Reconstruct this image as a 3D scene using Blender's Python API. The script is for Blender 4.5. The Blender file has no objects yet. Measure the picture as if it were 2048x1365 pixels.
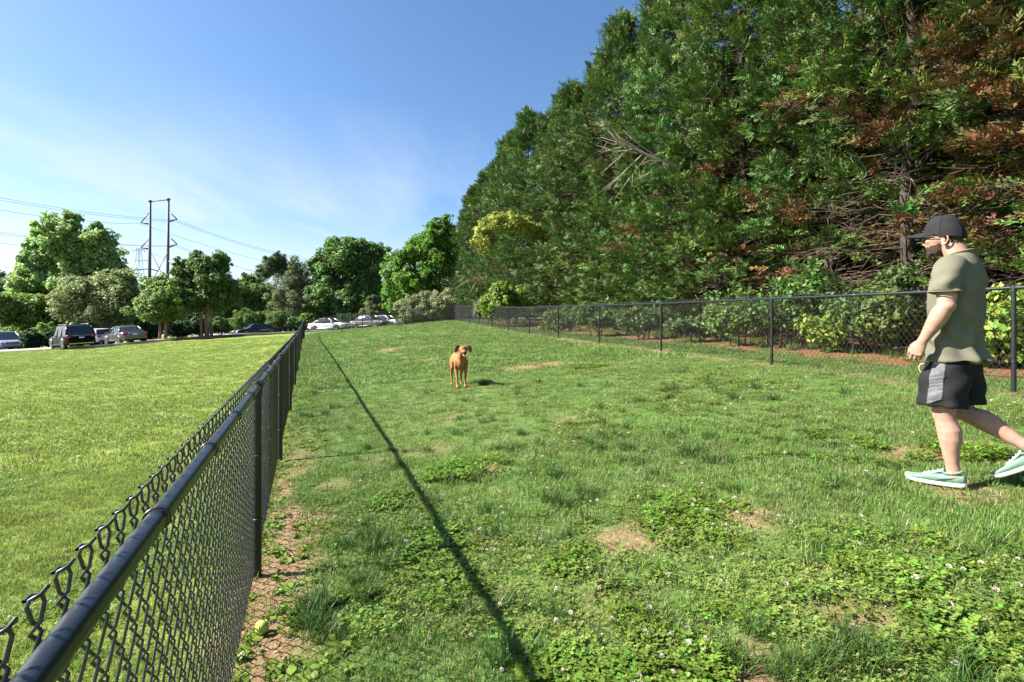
import bpy, bmesh, math, random
import numpy as np
from mathutils import Vector, Matrix, Euler
R = math.radians
C = bpy.context.scene.collection
scene = bpy.context.scene
# ---------------------------------------------------------------- camera, light, exposure
CAM_Z = 1.5
cam = bpy.data.cameras.new('camera'); cam.lens = 18; cam.sensor_width = 36; cam.clip_start = 0.02; cam.clip_end = 3000
camo = bpy.data.objects.new('camera', cam); C.objects.link(camo)
camo.location = (0, 0, CAM_Z); camo.rotation_euler = (R(90), 0, 0); scene.camera = camo
SUN_EL = 39.5
SH = np.array([1.0, 0.02]); SH /= np.linalg.norm(SH)      # ground direction shadows fall in
world = bpy.data.worlds.new('World'); scene.world = world; world.use_nodes = True
wn = world.node_tree; wn.nodes.clear()
def N(t, kind, **kw):
    n = t.nodes.new(kind)
    for k, v in kw.items(): setattr(n, k, v)
    return n
sky = N(wn, 'ShaderNodeTexSky', sky_type='NISHITA', sun_disc=False)
sky.sun_elevation = R(SUN_EL)
sky.sun_rotation = math.atan2(-SH[0], -SH[1])
sky.altitude = 200; sky.air_density = 1.0; sky.dust_density = 0.9; sky.ozone_density = 2.2
# thin cirrus: stretched noise on the sky direction projected on a high flat layer
geo = N(wn, 'ShaderNodeTexCoord')
sep = N(wn, 'ShaderNodeSeparateXYZ'); wn.links.new(geo.outputs['Generated'], sep.inputs[0])
def M(t, op, a, b=None, clamp=False):
    n = N(t, 'ShaderNodeMath', operation=op); n.use_clamp = clamp
    for i, v in enumerate((a, b)):
        if v is None: continue
        if hasattr(v, 'is_linked'): t.links.new(v, n.inputs[i])
        else: n.inputs[i].default_value = v
    return n.outputs[0]
zc = M(wn, 'ADD', M(wn, 'MAXIMUM', sep.outputs['Z'], 0.0), 0.06)
u = M(wn, 'DIVIDE', sep.outputs['X'], zc); v = M(wn, 'DIVIDE', sep.outputs['Y'], zc)
cmb = N(wn, 'ShaderNodeCombineXYZ'); wn.links.new(u, cmb.inputs[0]); wn.links.new(v, cmb.inputs[1])
mp = N(wn, 'ShaderNodeMapping'); mp.inputs['Rotation'].default_value = (0, 0, R(24)); mp.inputs['Scale'].default_value = (1.0, 0.42, 1)
wn.links.new(cmb.outputs[0], mp.inputs[0])
cn = N(wn, 'ShaderNodeTexNoise'); cn.inputs['Scale'].default_value = 1.1; cn.inputs['Detail'].default_value = 6; cn.inputs['Roughness'].default_value = 0.55; cn.inputs['Distortion'].default_value = 0.3
wn.links.new(mp.outputs[0], cn.inputs['Vector'])
cr = N(wn, 'ShaderNodeValToRGB'); cr.color_ramp.elements[0].position = 0.45; cr.color_ramp.elements[1].position = 0.64
wn.links.new(cn.outputs['Fac'], cr.inputs[0])
fade = M(wn, 'MULTIPLY', M(wn, 'SUBTRACT', 1.0, M(wn, 'MULTIPLY', sep.outputs['Z'], 2.4), True), 0.90)
hz = M(wn, 'MULTIPLY', M(wn, 'SUBTRACT', 1.0, M(wn, 'MULTIPLY', sep.outputs['Z'], 4.0), True), 0.75)
cm = M(wn, 'MAXIMUM', M(wn, 'MULTIPLY', cr.outputs['Color'], fade), hz)
hs_ = N(wn, 'ShaderNodeHueSaturation'); hs_.inputs['Saturation'].default_value = 1.16; wn.links.new(sky.outputs[0], hs_.inputs['Color'])
mx = N(wn, 'ShaderNodeMixRGB'); mx.inputs['Color2'].default_value = (5.0, 5.1, 5.2, 1)
wn.links.new(cm, mx.inputs['Fac']); wn.links.new(hs_.outputs[0], mx.inputs['Color1'])
bg = N(wn, 'ShaderNodeBackground'); bg.inputs['Strength'].default_value = 0.058
wo = N(wn, 'ShaderNodeOutputWorld')
wn.links.new(mx.outputs[0], bg.inputs['Color']); wn.links.new(bg.outputs[0], wo.inputs[0])
sun = bpy.data.lights.new('sun', 'SUN'); sun.energy = 4.8; sun.angle = R(0.53); sun.color = (1.0, 0.95, 0.87)
suno = bpy.data.objects.new('sun', sun); C.objects.link(suno); suno.location = (-30, -9, 40)
ce = math.cos(R(SUN_EL))
suno.rotation_euler = Vector((SH[0]*ce, SH[1]*ce, -math.sin(R(SUN_EL)))).to_track_quat('-Z', 'Y').to_euler()
scene.view_settings.view_transform = 'Standard'; scene.view_settings.look = 'None'
scene.view_settings.exposure = 1.92; scene.view_settings.gamma = 1.0; scene.view_settings.use_curve_mapping = False
scene.cycles.max_bounces = 6; scene.cycles.diffuse_bounces = 3; scene.cycles.glossy_bounces = 3
scene.cycles.transmission_bounces = 4; scene.cycles.transparent_max_bounces = 6
# ---------------------------------------------------------------- helpers
F = 1024.0
def at(px, py, d):                      # photograph pixel + distance along the view axis -> point in the world
    return np.array([(px-1024)/F*d, d, CAM_Z-(py-682.5)/F*d])
def link(o, parent=None):
    C.objects.link(o)
    if parent is not None: o.parent = parent
    return o
def tag(o, label=None, cat=None, group=None, kind=None):
    if label: o['label'] = label
    if cat: o['category'] = cat
    if group: o['group'] = group
    if kind: o['kind'] = kind
    return o
def empty(name, loc=(0, 0, 0), rz=0, label=None, cat=None, group=None):
    o = bpy.data.objects.new(name, None); o.empty_display_size = 0.2
    o.location = tuple(loc); o.rotation_euler = (0, 0, rz); link(o); return tag(o, label, cat, group)
def copy_tree(o, parent=None):
    c = o.copy(); C.objects.link(c)
    if parent is not None: c.parent = parent
    for ch in list(o.children): copy_tree(ch, c)
    return c
def raw_mesh(name, V, faces, col=None, smooth=False, mats=(), mi=None):
    """V (n,3); faces: list of int arrays (m,k)."""
    me = bpy.data.meshes.new(name)
    V = np.asarray(V, dtype=np.float32)
    me.vertices.add(len(V)); me.vertices.foreach_set('co', V.ravel())
    fl = [np.asarray(f, dtype=np.int32) for f in faces if len(f)]
    tot = sum(f.size for f in fl); npoly = sum(len(f) for f in fl)
    me.loops.add(tot); me.polygons.add(npoly)
    me.loops.foreach_set('vertex_index', np.concatenate([f.ravel() for f in fl]))
    lt = np.concatenate([np.full(len(f), f.shape[1], dtype=np.int32) for f in fl])
    me.polygons.foreach_set('loop_start', np.concatenate([[0], np.cumsum(lt)[:-1]]).astype(np.int32))
    me.polygons.foreach_set('loop_total', lt)
    if smooth: me.polygons.foreach_set('use_smooth', np.ones(npoly, dtype=bool))
    if mi is not None: me.polygons.foreach_set('material_index', np.asarray(mi, dtype=np.int32))
    for m in (mats if isinstance(mats, (list, tuple)) else [mats]): me.materials.append(m)
    if col is not None:
        a = me.attributes.new('col', 'FLOAT_COLOR', 'POINT')
        c4 = np.ones((len(V), 4), dtype=np.float32); c4[:, :3] = col
        a.data.foreach_set('color', c4.ravel())
    me.update(calc_edges=True); me.validate()
    return me
class MB:
    def __init__(s): s.v = []; s.q = []; s.t = []; s.n = 0; s.c = []; s.hc = False
    def add(s, V, quads=None, tris=None, col=None):
        V = np.asarray(V, float).reshape(-1, 3); s.v.append(V)
        if quads is not None and len(quads): s.q.append(np.asarray(quads, int) + s.n)
        if tris is not None and len(tris): s.t.append(np.asarray(tris, int) + s.n)
        if col is not None: s.hc = True; s.c.append(np.broadcast_to(np.asarray(col, float), V.shape))
        s.n += len(V); return s
    def box(s, c, size, rz=0, taper=1.0, bev=0.0, M=None):
        sx, sy, sz = [a/2 for a in size]; c = np.asarray(c, float)
        if bev <= 0:
            V = np.array([[x*sx*(taper if z > 0 else 1), y*sy*(taper if z > 0 else 1), z*sz] for z in (-1, 1) for y in (-1, 1) for x in (-1, 1)])
            Q = [[0, 2, 3, 1], [4, 5, 7, 6], [0, 1, 5, 4], [1, 3, 7, 5], [3, 2, 6, 7], [2, 0, 4, 6]]
        else:
            b = min(bev, sx*.9, sy*.9, sz*.9)
            rings = []
            for zz, ins in ((-sz, b), (-sz+b, 0), (sz-b, 0), (sz, b)):
                for x, y in ((-1, -1), (1, -1), (1, 1), (-1, 1)):
                    X, Y = sx-ins, sy-ins
                    if x*y > 0: rings += [[x*X, y*(Y-b), zz], [x*(X-b), y*Y, zz]] if (x < 0) else [[x*X, y*(Y-b), zz], [x*(X-b), y*Y, zz]]
                    else: rings += [[x*(X-b), y*Y, zz], [x*X, y*(Y-b), zz]]
            V = np.array(rings); Q = []
            for r in range(3):
                for k in range(8): a = r*8+k; b2 = r*8+(k+1) % 8; Q.append([a, b2, b2+8, a+8])
            T = [[0, 2, 1], [0, 3, 2], [0, 4, 3], [0, 5, 4], [0, 6, 5], [0, 7, 6]]
            T += [[24+a for a in (t[0], t[2], t[1])] for t in T]
            if rz: V = rotz(V, rz)
            if M is not None: V = V @ np.asarray(M).T
            return s.add(V + c, Q, T)
        if rz: V = rotz(V, rz)
        if M is not None: V = V @ np.asarray(M).T
        return s.add(V + c, Q)
    def tube(s, P, r, n=8, caps=True, col=None, flat=None):
        P = np.asarray(P, float); k = len(P); r = np.broadcast_to(np.asarray(r, float), (k,))
        T = np.gradient(P, axis=0) if k > 2 else np.repeat((P[-1:]-P[:1]), k, 0)
        T /= np.linalg.norm(T, axis=1, keepdims=True) + 1e-9
        up = np.array([0, 0, 1.0]) if abs(T[:, 2]).mean() < .9 else np.array([0, 1.0, 0])
        A = np.cross(T, up); A /= np.linalg.norm(A, axis=1, keepdims=True) + 1e-9; B = np.cross(A, T)
        th = np.arange(n)*2*np.pi/n
        V = P[:, None] + r[:, None, None]*(np.cos(th)[None, :, None]*A[:, None] + np.sin(th)[None, :, None]*B[:, None])
        V = V.reshape(-1, 3); i = np.arange(k-1)[:, None]*n; j = np.arange(n)[None]; j2 = (j+1) % n
        Q = np.stack([i+j, i+j2, i+n+j2, i+n+j], -1).reshape(-1, 4)
        Tt = []
        if caps:
            V = np.vstack([V, P[0], P[-1]]); a, b = k*n, k*n+1
            Tt = [[a, (x+1) % n, x] for x in range(n)] + [[b, (k-1)*n+x, (k-1)*n+(x+1) % n] for x in range(n)]
        return s.add(V, Q, Tt, col)
    def rings(s, rings, caps=True, col=None):     # list of (n,3) loops -> closed loft
        A = np.asarray(rings, float); k, n, _ = A.shape; V = A.reshape(-1, 3)
        i = np.arange(k-1)[:, None]*n; j = np.arange(n)[None]; j2 = (j+1) % n
        Q = np.stack([i+j, i+j2, i+n+j2, i+n+j], -1).reshape(-1, 4); T = []
        if caps:
            V = np.vstack([V, A[0].mean(0), A[-1].mean(0)]); a, b = k*n, k*n+1
            T = [[a, (x+1) % n, x] for x in range(n)] + [[b, (k-1)*n+x, (k-1)*n+(x+1) % n] for x in range(n)]
        return s.add(V, Q, T, col)
    def ball(s, c, r, nu=14, nv=9, M=None):
        r = np.broadcast_to(np.asarray(r, float), (3,)); rr = []
        for i in range(nv):
            ph = -np.pi/2 + np.pi*(i+.5)/nv; th = np.arange(nu)*2*np.pi/nu
            L = np.stack([np.cos(ph)*np.cos(th), np.cos(ph)*np.sin(th), np.full(nu, np.sin(ph))], 1)*r
            if M is not None: L = L @ np.asarray(M).T
            rr.append(L + np.asarray(c))
        return s.rings(rr)
    def mesh(s, name, mat, smooth=False):
        V = np.vstack(s.v); fs = []
        if s.q: fs.append(np.vstack(s.q))
        if s.t: fs.append(np.vstack(s.t))
        return raw_mesh(name, V, fs, np.vstack(s.c) if s.hc else None, smooth, mat)
    def build(s, name, mat, parent=None, smooth=False, sharp=None):
        me = s.mesh(name, mat, smooth)
        if smooth and sharp is not None: me.set_sharp_from_angle(angle=R(sharp))
        return link(bpy.data.objects.new(name, me), parent)
def rotz(V, a):
    c, s_ = math.cos(a), math.sin(a); V = np.asarray(V, float).copy()
    x = V[..., 0]*c - V[..., 1]*s_; y = V[..., 0]*s_ + V[..., 1]*c; V[..., 0] = x; V[..., 1] = y; return V
# ---------------------------------------------------------------- materials
def mat(name, base=(.5, .5, .5), rough=.6, metal=0, var=.12, scale=8.0, bump=0.0, bscale=60, spec=.5, coat=0, fine=None, tint=None):
    m = bpy.data.materials.new(name); m.use_nodes = True; t = m.node_tree; p = t.nodes['Principled BSDF']
    p.inputs['Roughness'].default_value = rough; p.inputs['Metallic'].default_value = metal
    p.inputs['Specular IOR Level'].default_value = spec
    if coat: p.inputs['Coat Weight'].default_value = coat; p.inputs['Coat Roughness'].default_value = .05
    tc = N(t, 'ShaderNodeTexCoord'); nz = N(t, 'ShaderNodeTexNoise'); nz.inputs['Scale'].default_value = scale; nz.inputs['Detail'].default_value = 5
    t.links.new(tc.outputs['Object'], nz.inputs['Vector'])
    rp = N(t, 'ShaderNodeValToRGB'); b = np.array(base); tn = np.array(tint) if tint else b*(1+var)
    rp.color_ramp.elements[0].color = (*np.clip(b*(1-var), 0, 1), 1); rp.color_ramp.elements[1].color = (*np.clip(tn, 0, 1), 1)
    rp.color_ramp.elements[0].position = .3; rp.color_ramp.elements[1].position = .7
    t.links.new(nz.outputs['Fac'], rp.inputs[0]); t.links.new(rp.outputs[0], p.inputs['Base Color'])
    if bump:
        n2 = N(t, 'ShaderNodeTexNoise'); n2.inputs['Scale'].default_value = bscale; n2.inputs['Detail'].default_value = 4
        t.links.new(tc.outputs['Object'], n2.inputs['Vector'])
        bp = N(t, 'ShaderNodeBump'); bp.inputs['Strength'].default_value = bump; bp.inputs['Distance'].default_value = .01
        t.links.new(n2.outputs['Fac'], bp.inputs['Height']); t.links.new(bp.outputs[0], p.inputs['Normal'])
    return m
def leafmat(name, trans=.35, rough=.45, spec=.35, hue=.03, val=.25, nscale=.5):
    """reads the per-leaf colour 'col', varies it per object and by a slow noise in space"""
    m = bpy.data.materials.new(name); m.use_nodes = True; t = m.node_tree; p = t.nodes['Principled BSDF']; out = t.nodes['Material Output']
    at_ = N(t, 'ShaderNodeAttribute', attribute_name='col'); oi = N(t, 'ShaderNodeObjectInfo'); g = N(t, 'ShaderNodeNewGeometry')
    nz = N(t, 'ShaderNodeTexNoise'); nz.inputs['Scale'].default_value = nscale; nz.inputs['Detail'].default_value = 3
    t.links.new(g.outputs['Position'], nz.inputs['Vector'])
    hs = N(t, 'ShaderNodeHueSaturation')
    t.links.new(M(t, 'ADD', M(t, 'MULTIPLY', M(t, 'SUBTRACT', oi.outputs['Random'], .5), hue), .5), hs.inputs['Hue'])
    vv = M(t, 'ADD', M(t, 'MULTIPLY', M(t, 'SUBTRACT', nz.outputs['Fac'], .5), val*2.4), M(t, 'ADD', M(t, 'MULTIPLY', oi.outputs['Random'], val), 1-val/2))
    t.links.new(vv, hs.inputs['Value']); t.links.new(at_.outputs['Color'], hs.inputs['Color'])
    t.links.new(hs.outputs[0], p.inputs['Base Color'])
    p.inputs['Roughness'].default_value = rough; p.inputs['Specular IOR Level'].default_value = spec
    tr = N(t, 'ShaderNodeBsdfTranslucent'); t.links.new(hs.outputs[0], tr.inputs['Color'])
    ms = N(t, 'ShaderNodeMixShader'); ms.inputs[0].default_value = trans
    t.links.new(p.outputs[0], ms.inputs[1]); t.links.new(tr.outputs[0], ms.inputs[2]); t.links.new(ms.outputs[0], out.inputs['Surface'])
    return m
# ---------------------------------------------------------------- terrain
LF = lambda z: -.32-.398*z                       # left fence line x(y)
RF = lambda z: 7.35-.283*z                       # right fence line x(y)
LFZ = np.array([-8, 0, 3.23, 5.87, 9.2, 12.5, 15.9, 34.8]); LFH = np.array([-1.93, -1.62, -1.489, -1.382, -1.249, -1.111, -.972, .10])
RFZ = np.array([-3, 2, 5.82, 9.3, 12.8, 16.2, 19.7, 23.2, 26.7, 30.2, 33.7, 36.7, 39.8, 43.3])
RFH = np.array([-.95, -.73, -.60, -.43, -.26, -.075, .115, .30, .53, .81, 1.07, 1.27, 1.48, 1.71])
ctl = [(LF(z), z, h) for z, h in zip(LFZ, LFH)] + [(RF(z), z, h) for z, h in zip(RFZ, RFH)]
def cp(px, py, d): p = at(px, py, d); ctl.append((p[0], p[1], p[2]-CAM_Z))
ctl += [(2.85, 3.4, -.947), (2.3, 2.2, -1.05), (-.97, 9.5, -.87), (1.6, 6.5, -.80), (3.4, 8.5, -.52)]
cp(690, 664, 37); cp(800, 652, 42); cp(870, 645, 43); cp(760, 660, 30); cp(900, 661, 26)
for a in ((0, 707, 40), (120, 701, 39), (190, 697.5, 39), (300, 686, 42), (400, 678, 46), (480, 671, 54), (560, 668.5, 57), (610, 665, 57), (655, 663, 58), (740, 658, 62), (790, 655, 66)): cp(*a)
ctl += [(-6, 4, -1.62), (-2.8, 2.4, -1.58), (-15, 10, -1.55), (-24, 20, -1.30), (-12, 22, -.78), (-22, 30, -.82), (-50, 48, -1.1), (-45, 60, -.5), (-30, 75, 1.0), (-10, 80, 2.2),
        (11, 9, -.25), (9, 16, .15), (5, 28, .9), (1, 42, 1.8), (10, 45, 2.0), (16, 9, 0), (20, 20, .6), (-5, 60, 2.1), (-20, 120, 2.5),
        (-140, 160, 0.5), (40, 90, 3), (100, 0, 1), (-100, 0, -3), (0, -40, -3), (150, 150, 4), (-300, 350, 3), (0, 350, 5), (300, 350, 6), (300, -100, 2), (-300, -100, -3)]
ctl = np.array(ctl); _P = ctl[:, :2]; _n = len(_P)
def _k(d2): return d2*np.log(d2+1e-9)*.5
_A = np.zeros((_n+3, _n+3)); _d2 = ((_P[:, None]-_P[None])**2).sum(-1)
_A[:_n, :_n] = _k(_d2) + np.eye(_n)*.25; _A[:_n, _n] = 1; _A[:_n, _n+1:] = _P; _A[_n, :_n] = 1; _A[_n+1:, :_n] = _P.T
_w = np.linalg.solve(_A, np.concatenate([ctl[:, 2], np.zeros(3)]))
def H(x, y):
    x = np.asarray(x, float); y = np.asarray(y, float); sh = np.broadcast(x, y).shape
    X = np.stack([np.broadcast_to(x, sh).ravel(), np.broadcast_to(y, sh).ravel()], 1); o = np.empty(len(X))
    for i in range(0, len(X), 20000):
        q = X[i:i+20000]; d2 = ((q[:, None]-_P[None])**2).sum(-1); o[i:i+20000] = _k(d2)@_w[:_n] + _w[_n] + q@_w[_n+1:]
    r = np.hypot(X[:, 0]-0, X[:, 1]-40); f = np.clip((r-150)/200, 0, 1); o = o*(1-f) + 3.0*f
    return (o + CAM_Z).reshape(sh) if sh else float(o[0] + CAM_Z)
def h1(x, y): return float(H(np.array([x]), np.array([y]))[0])
rng = np.random.default_rng(7)
# smooth value noise used to place things
def vnoise(x, y, s, seed=0):
    r = np.random.default_rng(seed); T = r.random((64, 64)); x = np.asarray(x)*s + 500.3; y = np.asarray(y)*s + 500.7
    i = np.floor(x).astype(int); j = np.floor(y).astype(int); fx = x-i; fy = y-j; fx = fx*fx*(3-2*fx); fy = fy*fy*(3-2*fy)
    g = lambda a, b: T[a % 64, b % 64]
    return (g(i, j)*(1-fx)+g(i+1, j)*fx)*(1-fy) + (g(i, j+1)*(1-fx)+g(i+1, j+1)*fx)*fy
def fbm(x, y, s, seed=0): return (vnoise(x, y, s, seed)*.55 + vnoise(x, y, s*2.1, seed+1)*.28 + vnoise(x, y, s*4.3, seed+2)*.17)
def ldist(x, y): return (x-LF(y))/1.076          # signed distance right of the left fence
def rdist(x, y): return (x-RF(y))/1.039          # signed distance beyond the right fence
ss = lambda a, b, t: (lambda q: q*q*(3-2*q))(np.clip((t-a)/(b-a), 0, 1))
SPOTS = [at(1950, 945, 3.2), at(1480, 1240, 2.0), at(1680, 1240, 2.2), at(1080, 745, 11.5), at(860, 700, 16), at(1230, 1230, 2.1), at(1320, 985, 3.3), at(560, 1300, 2.4), at(1500, 1000, 3.2), at(1250, 1030, 3.1), at(1850, 880, 4.0), at(780, 690, 20), at(970, 890, 4.8)]
SPR = [.30, .22, .22, .8, .5, .18, .2, .3, .22, .25, .3, .8, .3]
def dirt_mask(x, y):
    n = fbm(x, y, 1.3, 11); n2 = fbm(x, y, .35, 31)
    dl = ldist(x, y); a = ss(.28, .05, np.abs(dl-.12) + (n-.5)*.75)*ss(8.5, 4, y)*.95
    dr = rdist(x, y); b = ss(.55, .1, np.abs(dr+.02)+(n-.5)*.7)*ss(48, 20, y)*.75*ss(.34, .62, n2+.08)
    inside = (dl > 0) & (dr < 0)
    c = ss(.68, .82, n)*.4*inside
    d = ss(.9, 2.0, dr + (n-.5)*1.6)
    e = np.zeros_like(n)
    for p, r in zip(SPOTS, SPR): e = np.maximum(e, ss(1.15, .3, np.hypot(x-p[0], (y-p[1]))/r + (n-.5)*1.2)*.85)
    return np.clip(np.maximum.reduce([a, b, c, e]), 0, 1), d
def zone_build():
    ys = np.concatenate([np.linspace(-40, -2, 14)[:-1], np.linspace(-2, 14, 129), 14+np.cumsum(np.linspace(.13, 1.2, 90)), ])
    ys = np.concatenate([ys, np.linspace(ys[-1]+4, 420, 40)])
    xs = np.concatenate([-np.geomspace(14, 420, 44)[::-1], np.linspace(-14, 14, 176)[1:-1], np.geomspace(14, 420, 44)])
    # shift x along with depth so the fine columns follow the view cone a little
    X, Y = np.meshgrid(xs, ys); X = X - np.clip(Y, 0, 45)*.16
    Z = H(X, Y); n = len(xs); m = len(ys)
    Z += (fbm(X, Y, .9, 3)-.5)*.05*ss(60, 10, Y)
    i = np.arange(m-1)[:, None]*n; j = np.arange(n-1)[None]
    Q = np.stack([i+j, i+j+1, i+n+j+1, i+n+j], -1).reshape(-1, 4)
    d, mu = dirt_mask(X.ravel(), Y.ravel())
    lawn = ss(.1, -.3, ldist(X, Y)).ravel()
    col = np.stack([d, mu, lawn], 1)
    return np.stack([X, Y, Z], -1).reshape(-1, 3), Q, col
def ground_mat():
    m = bpy.data.materials.new('lawn_soil'); m.use_nodes = True; t = m.node_tree; p = t.nodes['Principled BSDF']
    p.inputs['Roughness'].default_value = .9; p.inputs['Specular IOR Level'].default_value = .15
    a = N(t, 'ShaderNodeAttribute', attribute_name='col'); s = N(t, 'ShaderNodeSeparateXYZ'); t.links.new(a.outputs['Vector'], s.inputs[0])
    g = N(t, 'ShaderNodeNewGeometry')
    def noise(sc, d=5, ro=.6):
        n = N(t, 'ShaderNodeTexNoise'); n.inputs['Scale'].default_value = sc; n.inputs['Detail'].default_value = d; n.inputs['Roughness'].default_value = ro
        t.links.new(g.outputs['Position'], n.inputs['Vector']); return n.outputs['Fac']
    def ramp(f, stops):
        r = N(t, 'ShaderNodeValToRGB'); e = r.color_ramp.elements
        for k, (q, c) in enumerate(stops):
            el = e[k] if k < 2 else e.new(q)
            el.position = q; el.color = (*c, 1)
        t.links.new(f, r.inputs[0]); return r.outputs[0]
    def mix(f, c1, c2):
        n = N(t, 'ShaderNodeMixRGB')
        for k, v_ in ((0, f), (1, c1), (2, c2)):
            if hasattr(v_, 'is_linked'): t.links.new(v_, n.inputs[k])
            else: n.inputs[k].default_value = v_ if k == 0 else (*v_, 1)
        return n.outputs[0]
    park = ramp(noise(14, 8, .7), [(.30, (.040, .080, .018)), (.50, (.085, .150, .032)), (.72, (.135, .205, .048))])
    thatch = ramp(noise(60, 4), [(.3, (.10, .10, .035)), (.7, (.24, .21, .09))])
    park = mix(M(t, 'MULTIPLY', ramp(noise(.9, 5), [(.5, (0, 0, 0)), (.75, (1, 1, 1))]), .30), park, thatch)
    lawn = ramp(noise(11, 8, .7), [(.30, (.095, .140, .018)), (.50, (.150, .205, .028)), (.72, (.205, .255, .045))])
    lawn = mix(M(t, 'MULTIPLY', ramp(noise(.35, 4), [(.40, (0, 0, 0)), (.7, (1, 1, 1))]), .35), lawn, (.20, .23, .045))
    base = mix(s.outputs['Z'], park, lawn)
    soil = ramp(noise(30, 8, .75), [(.28, (.10, .052, .030)), (.5, (.26, .150, .090)), (.75, (.42, .29, .19))])
    sm = M(t, 'MULTIPLY', s.outputs['X'], ramp(noise(9, 6, .7), [(.30, (.35, .35, .35)), (.55, (1, 1, 1))]))
    base = mix(sm, base, soil)
    needle = ramp(noise(22, 9, .8), [(.3, (.06, .028, .016)), (.52, (.19, .085, .045)), (.75, (.36, .21, .12))])
    base = mix(s.outputs['Y'], base, needle)
    t.links.new(base, p.inputs['Base Color'])
    bp = N(t, 'ShaderNodeBump'); bp.inputs['Strength'].default_value = .9; bp.inputs['Distance'].default_value = .03
    t.links.new(noise(38, 6, .7), bp.inputs['Height']); t.links.new(bp.outputs[0], p.inputs['Normal'])
    return m
_v, _q, _c = zone_build()
gm = raw_mesh('ground', _v, [_q], _c, True, ground_mat())
ground = tag(link(bpy.data.objects.new('ground', gm)), kind='structure')
# parking lot sheet, kerb
LOT = [(-75, 44), (-43.5, 43.2), (-32.0, 40.2), (-29.6, 43.5), (-28.4, 47.5), (-27.2, 55.0), (-23.5, 57.2), (-16, 60.5), (-9, 66), (-6, 74), (-14, 84), (-30, 84), (-44, 74), (-60, 66), (-80, 62)]
KERB = LOT[:9]
def drape(poly, step, lift, name, m):
    bm = bmesh.new(); vs = [bm.verts.new((x, y, 0)) for x, y in poly]; bm.faces.new(vs)
    bmesh.ops.triangulate(bm, faces=bm.faces[:])
    for _ in range(4): bmesh.ops.subdivide_edges(bm, edges=[e for e in bm.edges if e.calc_length() > step], cuts=1, use_grid_fill=True)
    bmesh.ops.triangulate(bm, faces=bm.faces[:])
    co = np.array([v_.co[:] for v_ in bm.verts]); hh = H(co[:, 0], co[:, 1])
    for v_, z in zip(bm.verts, hh): v_.co.z = z + lift
    me = bpy.data.meshes.new(name); bm.to_mesh(me); bm.free(); me.materials.append(m)
    return tag(link(bpy.data.objects.new(name, me)), kind='structure')
lot = drape(LOT, 2.5, .05, 'parking_lot', mat('asphalt', (.055, .055, .06), .9, var=.25, scale=3, bump=.3, bscale=120))
conc = mat('kerb_concrete', (.46, .42, .37), .85, var=.15, scale=4, bump=.2)
def sweep(poly, prof, step=.8):
    P = [];
    for a, b in zip(poly[:-1], poly[1:]):
        k = max(1, int(np.hypot(b[0]-a[0], b[1]-a[1])/step))
        for i in range(k): P.append((a[0]+(b[0]-a[0])*i/k, a[1]+(b[1]-a[1])*i/k))
    P.append(poly[-1]); P = np.array(P, float)
    for _ in range(6): P[1:-1] = (P[:-2]+2*P[1:-1]+P[2:])/4
    T = np.gradient(P, axis=0); T /= np.linalg.norm(T, axis=1, keepdims=True); Nn = np.stack([T[:, 1], -T[:, 0]], 1)
    Z = H(P[:, 0], P[:, 1]); return [[(p[0]+n[0]*a, p[1]+n[1]*a, z+b) for a, b in prof] for p, n, z in zip(P, Nn, Z)]
kb = MB(); kb.rings(sweep(KERB, [(-.02, -.1), (.30, -.1), (.30, .15), (.27, .18), (.02, .18), (-.02, .16)]))
tag(kb.build('kerb', conc), kind='structure')
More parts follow.
